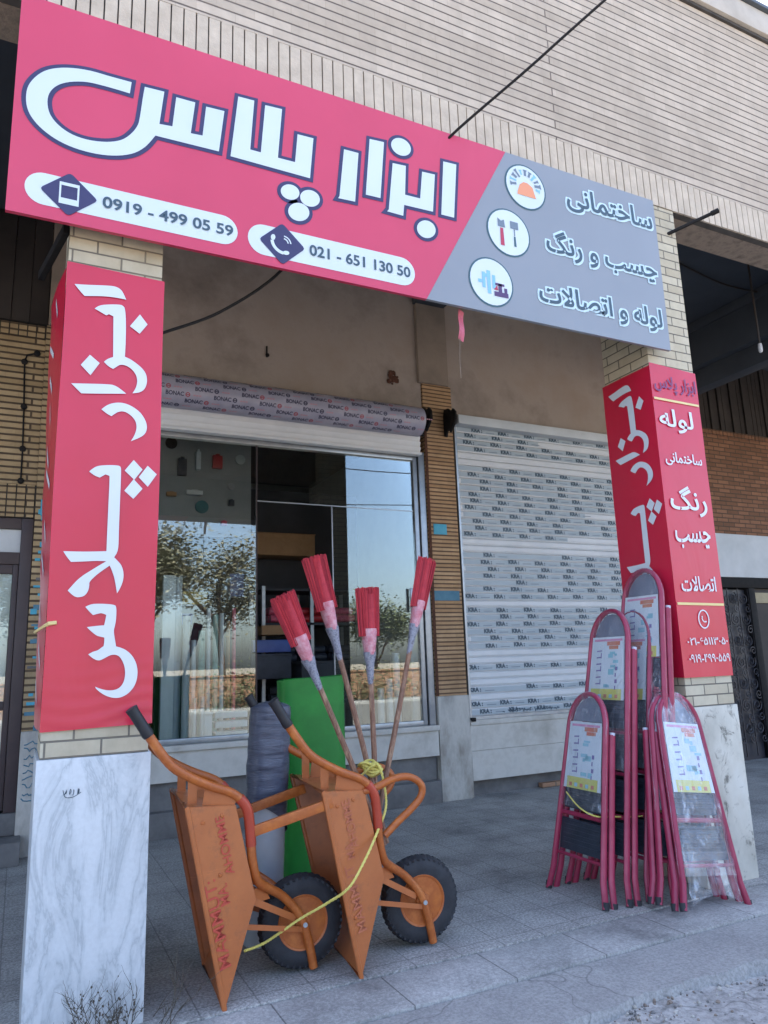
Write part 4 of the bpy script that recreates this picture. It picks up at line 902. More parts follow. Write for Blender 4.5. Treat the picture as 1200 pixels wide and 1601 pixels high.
q = atY(62, 0, 0)
ZR0, ZR1, DZ = 1.236, 3.363, .074
BR = thing('pillar_banner', 'red vinyl banner with white words and phone numbers wrapped round the right pillar', 'banner', 'banners on the pillars', loc=(PR0, -.012, ZR0))
def br(mb, name, m, **k): o = mb.build(name, m, BR, **k); o.location = (-PR0, .012, -ZR0); return o
def frontR(u, v): return (PR0-.012+u*(PD+.016), -.012-.003*noise.noise((u*2, v*8, 6)), ZR0+v*(ZR1-ZR0)+(-.02)*(u-.2)*v)
br(MB().grid(frontR, 12, 90), 'front_sheet', M_red, smooth=True)
br(MB().grid(lambda u, v: (PR0-.012-.004*math.sin(u*3.14)-.002*noise.noise((u*2, v*8, 9)), -.012+u*(PD+.03), ZR0+.002+v*(ZR1-ZR0-.02)), 12, 90), 'side_sheet', M_red, smooth=True)
b = MB()
for g in glyphs: b.poly([(PR0-.021, PD-.01-(x-PL0)*.98, z+DZ) for x, z in g])
br(b, 'white_lettering', M_ban_white)
def QR(px, py): q = atY(px, py, -.018); return q.x, q.z
fr_ = sp_(-.0185)
wb = MB()
for s_, xl, xr, (ct, zt_), (cb_, zb_) in (('لوله', (1031, 660), (1084, 668), (1050, 640), (1050, 676)), ('ساختمانی', (1041, 724), (1097, 723), (1070, 709), (1070, 730)), ('رنگ', (1049, 795), (1106, 800), (1080, 761), (1085, 808)), ('چسب', (1056, 840), (1110, 840), (1085, 830), (1085, 862)), ('اتصالات', (1065, 915), (1119, 915), (1090, 901), (1090, 925))):
    x0, x1 = QR(*xl)[0], QR(*xr)[0]; x1 = min(x1, PR1-.012); put_text(wb, shape(s_), fr_, x0, x1, QR(cb_, zb_)[1], QR(ct, zt_)[1], .016)
for s_, yc in (('۰۲۱-۶۵۱۱۳۰۵۰', 1002), ('۰۹۱۹-۴۹۹۰۵۵۹', 1029)):
    x0 = QR(1074 if yc < 1010 else 1077, yc)[0]; z = QR(1100, yc)[1]; put_text(wb, s_, fr_, x0, PR1-.010, z-.026, z+.026, .012)
cx, cz = QR(1100, 968); r = .062
o_, i_ = circle(cx, cz, r*.82, r), circle(cx, cz, r*.68, r*.86); wb.add([fr_(x, z) for x, z in o_+i_], [(k, (k+1) % 32, 32+(k+1) % 32, 32+k) for k in range(32)])
handset(wb, cx+.008, cz+.004, r*.40, -.0185, False)
br(wb, 'white_words', M_ban_white)
b = MB()
for ya, yb_ in ((626, 633), (943, 945)):
    zc = QR(1050, ya)[1]; b.add([fr_(PR0-.006, zc-.010), fr_(PR1-.004, zc-.016), fr_(PR1-.004, zc+.000), fr_(PR0-.006, zc+.006)], [(0,1,2,3)])
br(b, 'yellow_rule', M_ban_yellow)
b = MB(); put_text(b, shape('ابزار پلاس'), fr_, QR(1023, 603)[0], PR1-.014, QR(1050, 617)[1], QR(1050, 590)[1], .015); br(b, 'purple_words', M_ban_pur)

# ------------------------------------------------------------------ wires and odd pieces on the front
p0 = atY(704, 213, -.115); p1 = atY(952, -6, -.75); mid_ = (p0+p1)/2+Vector((0, 0, -.006))
tag(MB().tube(smooth_path([p0+Vector((0, .08, -.05)), p0, mid_, p1, p1+(p1-p0)*2.2], 8), .0085, 6).build('power_cable', M_black, smooth=True), 'black cable rising from the top edge of the sign across the upper brick wall', 'cable')
p0 = atY(250, 522, .25); p1 = atY(345, 487, .22); p2 = atY(440, 422, .06)
tag(MB().tube(smooth_path([p0+(p0-p1)*.8, p0, p1, p2, p2+Vector((.2, .02, .4))], 8), .008, 6).build('slack_cable', M_black, smooth=True), 'thin black cable sagging from the left pillar up behind the sign', 'cable')
p0 = atY(1052, 362, -.02); p1 = atY(1112, 334, -.20)
tag(MB().tube([p0+(p0-p1)*.6, p0, p1], .014, 8).lathe([(0, .02), (.05, .02)], p1, (p1-p0), 8).build('steel_rod', M_black, smooth=True), 'short black rod sticking out under the upper wall by the right pillar', 'rod')
p0 = atX(62, 430, .07); 
tag(MB().bar(atY(64, 432, .45), atY(104, 358, .02), .03, .05).build('steel_strut', M_black, bevel=.004), 'black steel strut behind the sign against the left pillar', 'strut')
q = atY(722, 490, -.05)
rib = MB().grid(lambda u, v: (q.x-.018+u*.034-.012*v, -.045+.008*math.sin(v*7), SZ0+.02-v*.19-.02*u), 3, 10)
tag(rib.build('torn_ribbon', mat('pink_ribbon', C(206, 110, 128), C(180, 84, 104), 10, .5), solid=.002), 'torn pink ribbon hanging under the grey half of the sign', 'ribbon')
p = atY(722, 520, -.05); tag(MB().tube(smooth_path([(q.x-.02, -.045, SZ0-.16), (q.x-.03, -.045, SZ0-.3), (q.x-.026, -.04, SZ0-.42)]), .0016, 5).build('loose_thread', M_plaster2), 'thin pale thread hanging from the torn ribbon', 'thread')
# ------------------------------------------------------------------ wheelbarrows, tipped up on their noses
def barrow(origin, rz, label, lines, ink, flare=0, bars=False):
    T = thing('wheelbarrow', label, 'wheelbarrow', 'orange wheelbarrows stood on their noses', loc=origin, rz=rz)
    inv = (Matrix.Translation(origin) @ Matrix.Rotation(rz, 4, 'Z')).inverted()
    Wd = .56; cw = Wd/2
    def mir(p): return Vector((p[0], Wd-p[1], p[2]))
    A_, B_, C_ = Vector((0, .02, .004)), Vector((-.17, 0, .815)), Vector((.045, .05, .797)); nn = (B_-A_).cross(C_-A_); D_ = Vector((.138, 0, .398)); D_.y = A_.y-(nn.x*(D_.x-A_.x)+nn.z*(D_.z-A_.z))/nn.y
    A2, B2, C2, D2 = map(mir, (A_, B_, C_, D_)); B2.y += flare; C2.y += flare*.8
    o = MB().add([A_, B_, C_, D_], [(0,1,2,3)]).add([A2, B2, C2, D2], [(0,3,2,1)]).add([B_, B2, C2, C_], [(0,1,2,3)]).add([C_, C2, D2, D_], [(0,1,2,3)]).add([D_, D2, A2, A_], [(0,1,2,3)]).build('tray', M_or_side, T, solid=.006)
    MB().tube([A_, B_, B2, A2], .0115, 8, closed=True).build('rim', M_or_side, o, smooth=True)
    # stencilled words on the side panel towards the street
    nb = (D_-A_).cross(B_-A_).normalized(); nb = nb if nb.y < 0 else -nb
    st = MB(); e1 = (B_-A_).normalized()
    for s_, start, length, hgt, side in lines:
        base = A_+e1*start; e2 = (nb.cross(e1)).normalized(); e2 = e2 if e2.x > 0 else -e2
        def fn(x, z, base=base, e2=e2): return base+e1*x+e2*(side-z)+nb*.006
        put_text(st, s_, fn, 0, length, -hgt/2, hgt/2, .006, nb)
    st.build('stencil', ink, T)
    for f_, g_ in ((.30, .10), (.62, .14), (.90, .16), (.90, .06)):
        e2 = nb.cross(e1).normalized(); e2 = e2 if e2.x > 0 else -e2
        MB().lathe([(0, .009), (.004, .009), (.006, .006)], A_+e1*(f_*.83)+e2*g_*f_+nb*.003, nb, 8).build('bolt', M_or, o)
    # rear brackets that carry the handles
    for m in (lambda p: Vector(p), mir):
        b = MB()
        b.poly([m(p) for p in [(-.10, .05, .802), (.035, .053, .790), (.06, .05, .83), (-.085, .045, .915)]], (0, .004, 0), 1)
        b.poly([m(p) for p in [(-.155, .10, .806), (-.115, .10, .806), (-.115, .10, .92), (-.155, .10, .945)]], (0, .004, 0), 1)
        b.build('handle_bracket', M_or_side, T)
    near = [(-.345, -.025, 1.135), (-.25, -.01, 1.005), (-.17, .005, .945), (-.07, .03, .893), (.035, .05, .848), (.096, .06, .785), (.115, .07, .70), (.128, .08, .56), (.155, .10, .465), (.21, .145, .415), (.30, .195, .35), (.385, .215, .25), (.425, .222, .14), (.45, .225, .018)]
    for m in (lambda p: Vector(p), mir):
        pth = smooth_path([m(p) for p in near], 5)
        fr_ = MB().tube(pth, .0205, 10).build('frame_tube', M_or, T, smooth=True)
        g0 = m((-.345, -.025, 1.135)); g1 = m((-.415, -.035, 1.245)); d = (g1-g0)
        MB().tube([g0-d*.1, g0, g0+d*.2, g0+d*.8, g0+d*.98, g1], [.023, .026, .024, .024, .027, .02], 12).build('grip', M_grip, fr_, smooth=True)
        MB().tube(pth[22:34], .0232, 10).build('red_tape', M_redtape, fr_, smooth=True)
        leg = [inv @ atY(px, py, -.045) for px, py in ((568, 1238), (590, 1231), (612, 1219), (634, 1214), (650, 1219), (659, 1230), (657, 1246), (644, 1264), (625, 1284), (604, 1308))] if BAR2 is None else None
        pts = [(q[0], .06+.02*k/9, q[2]) for k, q in enumerate(LEGPTS)]
        if bars: MB().bar(m((.115, .07, .672)), m((.50, .05, .765)), .022, .046).build('leg', M_or, T, bevel=.004)
        else: MB().tube(smooth_path([m(p) for p in pts], 4), .018, 10).build('leg', M_or, T, smooth=True)
        br_ = MB().bar(m((.13, .09, .385)), m((.36, .21, .245)), .005, .028).bar(m((.09, .07, .29)), m((.40, .215, .19)), .005, .022); br_.build('brace', M_or_side, T)
    MB().bar((.128, .09, .44), (.128, Wd-.09, .44), .004, .05).poly([(.12, .085, .43), (.20, .15, .42), (.23, .165, .36), (.13, .09, .37)], (0, .004, 0), 1).poly([(.12, Wd-.085, .43), (.20, Wd-.15, .42), (.23, Wd-.165, .36), (.13, Wd-.09, .37)], (0, -.004, 0), 1).build('cross_plate', M_or_side, T)
    # wheel
    wc = Vector((.405, cw, .213)); ro = .208
    w_ = empty('wheel'); w_.parent = T
    prof = [(-.045, .118), (-.05, .15), (-.046, .178), (-.034, .197), (-.012, .204), (.012, .204), (.034, .197), (.046, .178), (.05, .15), (.045, .118)]
    t_ = MB().lathe(prof, wc, (0, 1, 0), 48, False)
    for k in range(40):
        a = 2*math.pi*k/40; c_, s_ = math.cos(a), math.sin(a)
        for sgn in (-1, 1):
            p0 = wc+Vector((c_*.203, sgn*.004, s_*.203)); a2 = a+.07; p1 = wc+Vector((math.cos(a2)*.190, sgn*.043, math.sin(a2)*.190))
            t_.bar(p0, p1, .014, .011, (c_, 0, s_))
    t_.build('tyre', M_rubber, w_, smooth=True)
    rm = MB().lathe([(-.041, .126), (-.047, .120), (-.044, .112), (-.018, .098), (-.013, .05), (-.03, .04), (-.052, .034), (-.055, .02)], wc, (0, 1, 0), 36).lathe([(.041, .126), (.047, .120), (.044, .112), (.018, .098), (.013, .05), (.03, .04), (.052, .034), (.055, .02)], wc, (0, 1, 0), 36)
    rm.build('rim', M_or, w_, smooth=True)
    h_ = MB()
    for k in range(4):
        a = .6+k*math.pi/2
        for sgn in (-1, 1): h_.lathe([(0, .011), (.004, .011)], wc+Vector((.072*math.cos(a), sgn*.0185, .072*math.sin(a))), (0, sgn, 0), 10)
    h_.build('rim_holes', M_black, w_)
    MB().tube([wc-Vector((0, .085, 0)), wc+Vector((0, .085, 0))], .011, 10).build('axle', M_steel, w_, smooth=True)
    return T
BAR2 = 1
O1, O2 = Vector((.848, -.095, 0)), Vector((1.471, -.10, 0))
RZ1, RZ2 = R(-3.5), R(-5.5)
inv2 = (Matrix.Translation(O2) @ Matrix.Rotation(RZ2, 4, 'Z')).inverted()
LEGPTS = [inv2 @ atY(px, py, -.06) for px, py in ((568, 1238), (590, 1231), (612, 1219), (634, 1214), (650, 1219), (659, 1230), (657, 1246), (644, 1264), (625, 1284), (604, 1308))]
barrow(O1, RZ1, 'orange wheelbarrow stood on its nose nearest the marble foot of the left pillar', [('MAMMUT:', .15, .36, .052, .035), ('MA.', .39, .085, .045, .085), ('AHOMME', .50, .25, .042, .130)], M_stencil, 0, True)
barrow(O2, RZ2, 'orange wheelbarrow stood on its nose with brooms and yellow rope tied to it', [('MAMMUT', .18, .30, .05, .05), ('MA.', .5, .08, .045, .07), ('AHOMME', .54, .22, .045, .10)], M_stencil2, .07)

# ------------------------------------------------------------------ brooms tied to the second barrow
def broom(label, top, neck, foot, Yt, Yf, rw=.068):
    t3, n3, f3 = atY(*top, Yt), None, atY(*foot, Yf)
    ax = (t3-f3).normalized(); nk = atY(*neck, Yt+(Yf-Yt)*.18); nk = f3+ax*((nk-f3).dot(ax))
    T = thing('broom', label, 'broom', 'red brooms standing heads up', loc=f3)
    def p(mb, name, m, **k): o = mb.build(name, m, T, **k); o.location = -f3; return o
    L_ = (t3-nk).length; hb = L_*.60; rng = random.Random(int(top[0]))
    u = ax.cross(Vector((0, 1, 0))).normalized(); v = ax.cross(u)
    p(MB().tube([f3, f3.lerp(nk, .5)+Vector((.006, 0, 0)), nk+ax*.05], [.015, .0155, .0145], 8), 'stick', M_wood, smooth=True)
    b = MB()
    for k in range(420):
        a = rng.uniform(0, 6.283); q = rng.random()**.35; d = u*math.cos(a)+v*math.sin(a)*.72
        b.cur = k % 3; b.tube([t3-ax*(hb+.01)+d*(q*rw*.82), t3-ax*(rng.uniform(-.01, .022))+d*(q*rw*rng.uniform(.94, 1.05))], .0034, 4)
    b.cur = 2
    b.tube([t3-ax*(hb+.005), t3-ax*.03], [rw*.70, rw*.74], 18, flat=.72)
    p(b, 'bristles', [M_bristle, M_bristle2, M_bristle3])
    pts = [t3-ax*(hb-.02), t3-ax*(hb+.03), nk+ax*(L_*.17)]
    p(MB().tube(smooth_path([t3-ax*(hb-.03), t3-ax*(hb+.02), t3-ax*(hb+(L_-hb)*.5), nk+ax*(L_*.13)], 4), [rw*.80]*3+[rw*.78, rw*.74, rw*.72, rw*.68, rw*.64, rw*.60, rw*.58, rw*.55, rw*.52, rw*.50], 18, flat=.75), 'plastic_sleeve', M_sleeve, smooth=True)
    p(MB().tube([nk+ax*(L_*.17), nk+ax*(L_*.1), nk+ax*.01, nk-ax*.06, nk-ax*.10], [rw*.54, rw*.48, rw*.36, rw*.27, rw*.21], 14), 'tape_wrap', M_tape, smooth=True)
    return T
broom('red broom leaning furthest to the left in front of the green roll', (441, 932), (487, 1050), (600, 1322), .10, .13)
broom('red broom with the head standing tallest above the green roll', (491, 872), (520, 1004), (604, 1318), .22, .17)
broom('red broom standing almost upright against the shop window reflection', (574, 921), (576, 1040), (588, 1318), .20, .21)
broom('red broom tilted to the right against the brick pilaster', (667, 876), (645, 998), (583, 1312), .26, .25, .058)

# ------------------------------------------------------------------ yellow rope
pts = [atY(565, 1212, .10), atY(585, 1196, .05), atY(596, 1206, .10), atY(580, 1214, .16), atY(570, 1200, .12), atY(590, 1195, .04), atY(600, 1225, .01), atY(603, 1262, -.02), atY(590, 1300, -.06), atY(570, 1345, -.13), atY(545, 1388, -.16), atY(510, 1413, -.08), atY(470, 1436, .02), atY(438, 1458, .06), atY(410, 1476, .08), atY(382, 1487, .02)]
rp = smooth_path(pts, 10); b = MB(); b.tube(rp, .0052, 6)
for ph in (0, 2.09, 4.19):
    q = []
    for k, p_ in enumerate(smooth_path(pts, 26)):
        q.append(p_+Vector((math.cos(k*.55+ph), 0, math.sin(k*.55+ph)))*.0036)
    b.tube(q, .0034, 4)
for k in range(4): c_ = atY(582+k*3, 1196+k*4, .06); b.tube([c_+Vector((.045*math.cos(a), .05*math.sin(a)+.06, .012*math.sin(2*a+k))) for a in [6.2832*j/16 for j in range(16)]], .007, 6, closed=True)
tag(b.build('yellow_rope', M_rope, smooth=True), 'yellow twisted rope knotted round the broom sticks and slung across the barrows', 'rope')

# ------------------------------------------------------------------ rolls behind the barrows
base = Vector((atY(409, 1300, .60).x, .60, 0)); topz = atY(412, 1096, .56).z
T = thing('wrapped_roll', 'tall pale roll in dark stretch film standing left of the green roll', 'roll', loc=base)
ax = Vector((.02, -.07, 1))
prof = [(0, .098), (.01, .102), (topz*.95, .10), (topz*.97, .09)]
MB().lathe(prof, (0, 0, 0), ax, 28).build('roll_body', M_palewrap, T, smooth=True)
def wrapf(u, v):
    a = u*6.2832; low = .60+.09*math.sin(a-2.2); z = low+v*(topz-low); rr = .112+.007*noise.noise((math.cos(a)*2, math.sin(a)*2, z*7))+.005*noise.noise((u*3, z*22, 4))
    if v > .94: rr *= max(.2, 1-((v-.94)/.06)**2*.8)
    return ax*z+Vector((rr*math.cos(a), rr*math.sin(a), 0))
MB().grid(wrapf, 40, 60).build('film_wrap', M_wrapdark, T, smooth=True)
b = MB(); T2 = T
gx0, gx1 = atY(437, 1100, .95).x, atY(538, 1100, .95).x; gtop = atY(480, 1060, .95).z; gc = (gx0+gx1)/2; gw = (gx1-gx0)/2
T = thing('green_roll', 'bright green plastic roll standing on end behind the second barrow', 'roll', loc=(gc, .98, 0))
def gr(u, v):
    a = u*6.2832; sq = .42; cx_ = math.copysign(abs(math.cos(a))**sq, math.cos(a)); sx_ = math.copysign(abs(math.sin(a))**.8, math.sin(a))
    z = v*gtop; return (cx_*gw*(1+.015*noise.noise((a, z*2, 1)))+.02*v*0, sx_*.10, z-.018*(u > .5)*v*math.cos(a)*0+(.012*math.cos(a) if v > .98 else 0))
MB().grid(gr, 64, 24).build('outer_sheet', M_green, T, smooth=True)
sp_pts = [((.9-.75*k/90)*gw*math.copysign(abs(math.cos(.25*k))**.5, math.cos(.25*k)), (.9-.75*k/90)*.095*math.sin(.25*k)) for k in range(91)]
b = MB(); vs = [(x, y_, gtop-.05) for x, y_ in sp_pts]+[(x, y_, gtop-.002) for x, y_ in sp_pts]; b.add(vs, [(k, k+1, 92+k, 91+k) for k in range(90)])
b.build('inner_coil', M_green, T, smooth=True, solid=.004)
MB().poly([(gw*.97*math.copysign(abs(math.cos(a))**.42, math.cos(a)), .097*math.copysign(abs(math.sin(a))**.8, math.sin(a)), gtop-.055) for a in [6.2832*k/40 for k in range(40)]]).build('shadow_sheet', mat('green_shadow_core', C(16, 70, 28), None, rough=.7), T)  # dark green sheet paints the shade down between the coils

# ------------------------------------------------------------------ stepladders
def ladder(label, H, wb, wt, foot_c, face, lean, milky=False, sway=0.0, rear=True, seed=0, lab_top=.17, lab_len=.40, splay=.05):
    """local axes: x across, y back, z along the rails; face = rotation about Z, lean = tilt backwards"""
    T = thing('stepladder', label, 'stepladder', 'red folding stepladders', loc=foot_c)
    T.rotation_euler = (Matrix.Rotation(face, 3, 'Z') @ Matrix.Rotation(sway, 3, 'Y') @ Matrix.Rotation(-lean, 3, 'X')).to_euler()
    rng = random.Random(seed); arch = wt*.62; straight = H-arch
    def half(z): return wb/2+(wt-wb)/2*min(1, z/straight)
    def rail(off, zmax=None, y0=0, y1=0):
        pts = [(-half(0)-splay*.5, y0, 0), (-half(.10), y0, .13), (-half(straight*.55), y0+(y1-y0)*.5, straight*.55), (-half(straight), y1, straight)]
        pts += [(-wt/2*math.cos(a), y1, straight+arch*math.sin(a)) for a in [math.pi*k/14 for k in range(1, 14)]]
        pts += [(half(straight), y1, straight), (half(straight*.55), y0+(y1-y0)*.5, straight*.55), (half(.10), y0, .13), (half(0)+splay*.5, y0, 0)]
        return [Vector(p) for p in pts]
    MB().tube(rail(0), .021, 10, flat=.75).build('front_frame', M_ladder, T, smooth=True)
    zr = straight*.97
    for sx in (-1, 1):
        pts = [(sx*(half(0)+splay*.5+.004), .060, 0), (sx*(half(.1)+.003), .056, .14), (sx*(half(zr*.6)+.003), .052, zr*.6), (sx*(half(zr)+.004), .048, zr)]
        lg = MB().tube([Vector(p) for p in pts], .021, 10, flat=.8).build('rear_leg', M_ladder, T, smooth=True)
        MB().tube([(pts[3][0], .048, zr-.008), (pts[3][0], .048, zr+.014)], .017, 10).build('plug', M_plug, lg, smooth=True)
        MB().tube([(pts[0][0], .060, -.004), (pts[0][0]*.995, .060, .035)], .0185, 10).build('rubber_foot', M_rubber, lg, smooth=True)
        MB().tube([(sx*(half(0)+splay*.5), 0, -.004), (sx*(half(0)+splay*.49), 0, .038)], .0195, 10).build('rubber_foot', M_rubber, T, smooth=True)
    zs = []; z = .335
    while z < straight-.22: zs.append(z); z += .24
    for k, z in enumerate(zs):
        hw = half(z)-.016
        b = MB().box(-hw, .012, z-.092, hw, .034, z+.088)
        for q in range(6): b.box(-hw+.03, .007, z-.06+q*.026, hw-.03, .0118, z-.050+q*.026)
        b.build('step', M_tread, T, bevel=.004)
    b = MB()
    for z in zs: b.tube([(-half(z-.118), .012, z-.118), (half(z-.118), .012, z-.118)], .0105, 8)
    b.tube([(-half(zs[0]+.115), .012, zs[0]+.115), (half(zs[0]+.115), .012, zs[0]+.115)], .0105, 8); 
    b.build('cross_rail', M_ladder, T, smooth=True)
    # folded top plate inside the arch
    b = MB(); zt0 = H-lab_top; hw = wt/2-.02
    prof = [(-hw, zt0-.0), (hw, zt0-.0)]+[(hw*math.cos(a), straight+(arch-.02)*math.sin(a)) for a in [math.pi*k/14 for k in range(0, 15)]]
    if straight < zt0: prof = [(-hw, zt0), (hw, zt0)]+[q for q in prof[2:] if q[1] > zt0+.002]
    b.poly([(x, .008, z) for x, z in prof], (0, 1, 0), .014); b.build('top_plate', mat('plate_grey', C(120, 126, 142), C(100, 108, 126), 8, .4) if 'plate_grey' not in MATS else MATS['plate_grey'], T, bevel=.004)
    # printed paper tucked under the wrapping
    z1 = zt0-.005; z0 = max(z1-lab_len, .3); 
    def lx(z): return half(z)-.022
    lb = MB().hexa([(-lx(z0), -.012, z0), (lx(z0), -.012, z0), (lx(z0), -.0105, z0), (-lx(z0), -.0105, z0)], [(-lx(z1), -.012, z1), (lx(z1), -.012, z1), (lx(z1), -.0105, z1), (-lx(z1), -.0105, z1)]).build('label_sheet', M_paper, T)
    pm = MB(); hw = lx(z1)-.006; hl = z1-z0; y_ = -.0128
    def rc(x0, a, x1, c_, col, dy=0): pm.cur = col; pm.add([(x0*hw, y_-dy, z0+a*hl), (x1*hw, y_-dy, z0+a*hl), (x1*hw, y_-dy, z0+c_*hl), (x0*hw, y_-dy, z0+c_*hl)], [(0,1,2,3)])
    rc(-1, .0, 1, .17, 0); rc(-.9, .93, .95, .965, 4); rc(-.05, .86, .8, .925, 1); rc(.1, .8, .7, .855, 1)
    for k in range(5): x0 = -.85+k*.36; rc(x0, .03, x0+.2, .085, 3 if k % 2 else 1, .0005)
    for k in range(9): x0 = rng.uniform(-.2, .5); z_ = rng.uniform(.18, .72); rc(x0, z_, x0+rng.uniform(.15, .45), z_+rng.uniform(.03, .09), 3, .0003)
    pm.cur = 2
    for k in range(6):                                  # the tall upright word at the left of the sheet
        z_ = z0+hl*(.76-.105*k); x0 = -.62*hw
        pm.add([(x0-.012, y_-.0006, z_), (x0+.034, y_-.0006, z_+.003), (x0+.034, y_-.0006, z_+.011), (x0-.012, y_-.0006, z_+.008)], [(0,1,2,3)])
        if k % 2: pm.add([(x0+.026, y_-.0007, z_), (x0+.034, y_-.0007, z_), (x0+.034, y_-.0007, z_+.034), (x0+.026, y_-.0007, z_+.034)], [(0,1,2,3)])
    for k in range(4): rc(.55, .16+k*.1, .62+.08*(k % 2), .22+k*.1, 2, .0006)
    pm.build('label_print', [M_lab_yel, M_lab_or, M_lab_vio, M_lab_cy, M_lab_pink], lb)
    def sheet(y0, amp, zlo):
        def f(u, v):
            z = zlo+v*(H+.012-zlo); 
            hwid = half(z)+.02 if z < straight else wt/2*math.sqrt(max(0, 1-((z-straight)/(arch+.015))**2))+.02
            x = (u*2-1)*hwid; e = 1-abs(u*2-1)**3
            return (x, y0*e+(.05 if y0 > 0 else -.004)*(1-e)+amp*(noise.noise((x*9+seed, z*5, 1.5))+.6*noise.noise((x*23, z*12, 7+seed))), z)
        return f
    MB().grid(sheet(-.024, .010, H*(.14 if milky else .42)), 22, 50).build('clear_wrap', M_clear_w if milky else M_clear, T, smooth=True)
    if milky: MB().grid(lambda u, v: ((u*2-1)*(half(.05)-.03), -.012-.02*(1-v)*math.sin(u*3.1)+.012*noise.noise((u*6, v*6, 2)), .07+v*.22-.05*(abs(u*2-1))**2*(1-v)), 20, 12).build('loose_wrap', M_clear, T, smooth=True)
    return T
FX = -math.pi/2                                      # these face the left pillar, leaning back on the right one
def stack(label, Xf, Yc, top, H, wb, wt, seed, dx=0):
    tp = atY(*top, Yc); ln = math.atan2(tp.x-Xf, tp.z); Hh = math.hypot(tp.x-Xf, tp.z)
    return ladder(label, Hh, wb, wt, (Xf, Yc, .004), FX, ln, seed=seed)
stack('shortest red stepladder at the front of the row, facing the left pillar', 3.015, .275, (921, 1086), None, .45, .33, 1)
stack('tall red stepladder second in the row, right behind the shortest one', 3.165, .262, (955, 956), None, .48, .33, 2)
stack('tall red stepladder third in the row, close behind its twin', 3.315, .262, (990, 958), None, .48, .33, 3)
stack('tallest red stepladder at the back of the row, against the red banner', 3.40, .175, (1005, 893), None, .52, .33, 4)
f0 = (atZ(1073, 1432)+atZ(1168, 1414))/2; tp = atY(1052, 1085, .0)
hy, hx = tp.y-f0.y, tp.x-f0.x; ln = math.atan2(hy, tp.z); Hh = math.hypot(tp.z, hy)
ladder('small red stepladder in milky wrapping facing the street by the pillar foot', Hh, .44, .32, (f0.x, f0.y, .004), R(-2), ln, milky=True, sway=math.atan2(hx, tp.z)*.9, seed=5)
f5 = f0+Vector((-.035, .135, 0))
ladder('red stepladder almost hidden behind the small milky wrapped one', Hh*.985, .44, .31, (f5.x, f5.y, .004), R(-3), ln*.62, sway=math.atan2(hx, tp.z)*.95, seed=6)
p0 = Vector((3.0, .36, .50)); tag(MB().tube(smooth_path([atY(885, 1238, .36), atY(905, 1262, .22), atY(930, 1276, .12), atY(960, 1277, .10), atY(1010, 1275, .08), atY(1050, 1262, -.05)]), .0045, 6).build('pale_cord', M_rope, smooth=True), 'thin pale cord tying the row of stepladders together', 'cord')

# ------------------------------------------------------------------ dry weed at the foot of the left pillar
b = MB(); rng = random.Random(31)
def twig(p, d, L_, r, depth):
    pts = [p]
    for k in range(4): d = (d+Vector((rng.uniform(-.35, .35), rng.uniform(-.2, .2), rng.uniform(-.15, .25)))).normalized(); pts.append(pts[-1]+d*L_/4)
    b.tube(pts, [r, r*.9, r*.8, r*.65, r*.5], 4)
    if depth:
        for k in range(rng.randint(3, 5)): twig(pts[rng.randint(1, 4)], (d+Vector((rng.uniform(-1, 1), rng.uniform(-.4, .4), rng.uniform(-.2, .6)))).normalized(), L_*rng.uniform(.35, .65), r*.65, depth-1)
for k in range(18):
    p = Vector((rng.uniform(.27, .50), rng.uniform(-.10, -.03), -.005)); twig(p, Vector((rng.uniform(-.7, .7), rng.uniform(-.3, .0), 1)).normalized(), rng.uniform(.08, .17), .0017, 2)
nv = len(b.v)
for k in range(90):
    p = Vector(b.v[rng.randrange(nv)]); r_ = rng.uniform(.0025, .0055); b.lathe([(-r_, r_*.3), (0, r_), (r_, r_*.3)], p, (rng.uniform(-1, 1), rng.uniform(-1, 1), 1), 5)
tag(b.build('dry_weed', M_twig), 'grey dry weed tangled at the foot of the white marble', 'weed')
b = MB()
for k in range(6):
    p = Vector((rng.uniform(.56, .66), rng.uniform(-.12, .02), 0)); twig(p, Vector((rng.uniform(.1, .9), rng.uniform(-.3, .2), .6)).normalized(), rng.uniform(.1, .2), .0018, 1)
tag(b.build('dry_weed', M_twig), 'thin dry stalks lying on the tiles between the marble foot and the barrow', 'weed')

# ------------------------------------------------------------------ inside the left shop
tag(MB().box(XS0-.2, YB+.221, -.02, PX0, 7.6, .10).build('shop_floor', M_tile), kind='structure')
tag(MB().box(XS0-.2, 7.4, .1, PX0+.2, 7.58, 4.46).box(XS0-.2, YB+.23, .1, XS0-.02, 7.39, 4.46).box(PX0+.2, YB+.23, .1, PX0+.34, 7.58, 4.46).build('shop_wall', M_shopwall), 'grey inside walls of the shop behind the glass', 'wall')
tag(MB().box(XS0-.2, YB+.225, 4.2, PX0+.34, 7.58, 4.45).build('shop_ceiling', M_shopdark), kind='structure')
def inside(px, py, Y): return atY(px, py, Y)
YD = 4.25; a0 = inside(232, 672, YD); a1 = inside(392, 842, YD)
bd = tag(MB().box(a0.x-.3, YD, a1.z, a1.x, YD+.05, a0.z+.3).build('display_board', M_shopwall, bevel=.005), 'grey display board hung with tools inside the shop', 'board')
def hang_disc(px, py, r, m, lab, hole=True):
    q = inside(px, py, YD-.03); o = tag(MB().lathe([(0, r*.2), (.002, r), (.014, r), (.016, r*.25)], (q.x, YD-.02, q.z), (0, 1, 0), 28).build('saw_disc', m, smooth=True), lab, 'disc', 'discs hung on the display board')
    return o
hang_disc(268, 692, .062, M_black, 'black disc at the upper left of the display board'); hang_disc(376, 718, .055, M_steel, 'steel disc at the right of the display board'); hang_disc(316, 792, .07, M_teal_ob, 'teal disc low in the middle of the display board'); hang_disc(362, 760, .038, M_alu, 'small pale ring hung under the steel disc')
